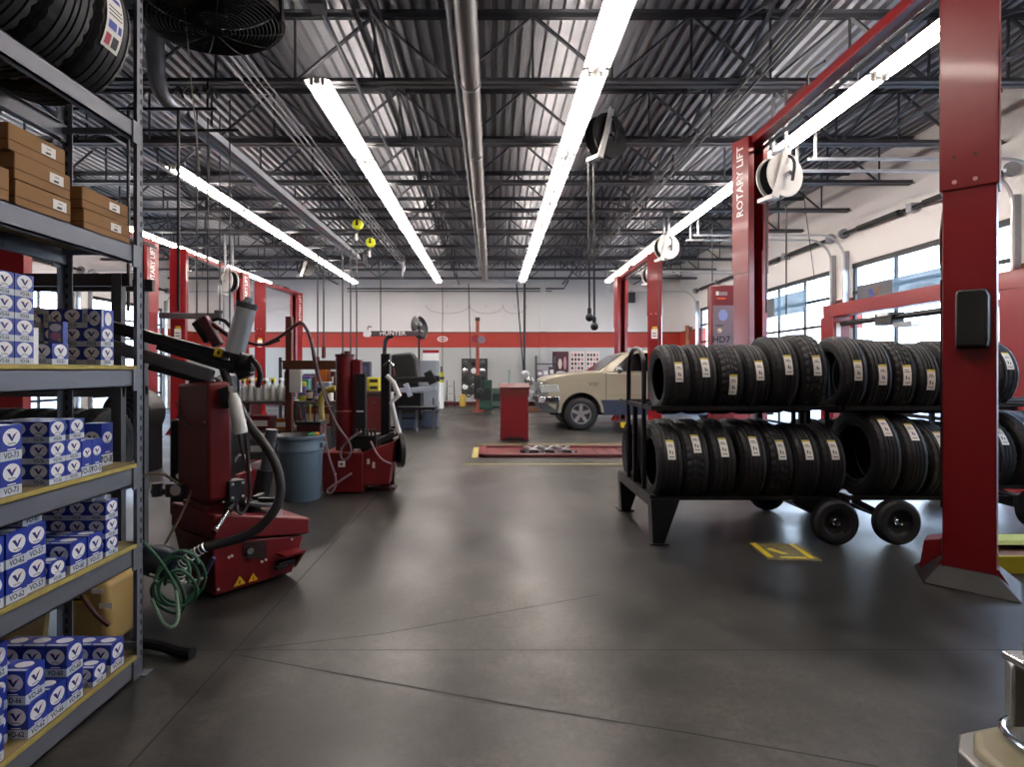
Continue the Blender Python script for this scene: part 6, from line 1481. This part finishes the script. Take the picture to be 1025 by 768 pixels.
for i, (px, rr) in enumerate(((448, .9), (487, .7), (515, .5))):
    c = P(px, 308, YB-.05); b = MB(); b.tube([c+Vector((rr*math.cos(PI+k*PI/10), 0, .35*math.sin(PI+k*PI/10)+.1)) for k in range(11)], .014, mat('pale_hose', '#c4bfb8', .6), 6); b.span((c.x-.05, YB-.08, c.z-.02), (c.x+.05, YB, c.z+.1), WHT)
    tag(b.build('wall_hose', origin=c), f'pale hose looped high on the white back wall, {ORD[i]} from the left', 'hose', 'pale wall hoses')
t = thing('shelf_bracket', 'orange wooden frame leaning by the corner of the back wall', 'frame', P(690, 330, 21))
p = P(689, 330, 21.5); b = MB(); b.span((p.x-.12, 21.4, 0), (p.x+.0, 21.5, p.z+.15), mat('wood_orange', '#8a4a20', .6)); b.span((p.x+.0, 21.38, p.z+.0), (p.x+.12, 21.52, p.z+.1), mat('wood_orange', '#8a4a20')); b.build('timber', t)
b = MB(); b.tube([(p.x-.06, 21.35, p.z+.1), (p.x, 21.3, p.z), (p.x-.02, 21.35, p.z-.4)], .02, BLK, smooth=1); b.build('strap', t)
t = thing('wall_box', 'grey electrical box on the back wall beside the dark red column', 'electrical box', P(632, 298, YB))
p = P(632, 298, YB); b = MB(); b.span((p.x-.13, YB-.15, p.z-.22), (p.x+.13, YB, p.z+.22), DKST); b.build('enclosure', t, bevel=.01)
b = MB(); b.cyl((p.x, YB-.05, p.z+.22), (p.x, YB-.05, 4.8), .03, GALV); b.build('conduit', t)

# ================================================================== WORLD, CAMERA
w = bpy.data.worlds.new('sky'); bpy.context.scene.world = w; w.use_nodes = True
nt = w.node_tree; bg = nt.nodes['Background']
tc = nt.nodes.new('ShaderNodeTexCoord'); sp = nt.nodes.new('ShaderNodeSeparateXYZ'); rp = nt.nodes.new('ShaderNodeValToRGB')
nt.links.new(tc.outputs['Generated'], sp.inputs[0]); nt.links.new(sp.outputs['Z'], rp.inputs['Fac'])
e = rp.color_ramp.elements; e[0].position = 0; e[0].color = lin('#e6edf9'); e[1].position = .6; e[1].color = lin('#b0c8f4')
nt.links.new(rp.outputs[0], bg.inputs['Color']); bg.inputs['Strength'].default_value = SKY_E
sc = bpy.context.scene
cam = bpy.data.cameras.new('camera'); co = bpy.data.objects.new('camera', cam); C.objects.link(co)
co.location = (0, 0, H); co.rotation_euler = (PI/2, 0, 0)
cam.sensor_width = 36; cam.lens = F/1025*36; cam.shift_x = (512.5-PX)/1025; cam.shift_y = -(384-PY)/1025; cam.clip_start = .05; cam.clip_end = 200
sc.camera = co
sc.view_settings.view_transform = 'Standard'; sc.view_settings.look = 'None'; sc.view_settings.gamma = 1; sc.view_settings.use_curve_mapping = False
sc.view_settings.exposure = EXPO
sc.cycles.max_bounces = 8; sc.cycles.diffuse_bounces = 6; sc.cycles.glossy_bounces = 3; sc.cycles.transparent_max_bounces = 8; sc.cycles.sample_clamp_indirect = 8; sc.cycles.caustics_reflective = False; sc.cycles.caustics_refractive = False
for o in list(bpy.data.objects):        # spare names left by temporary data
    if o.type == 'FONT': bpy.data.objects.remove(o)
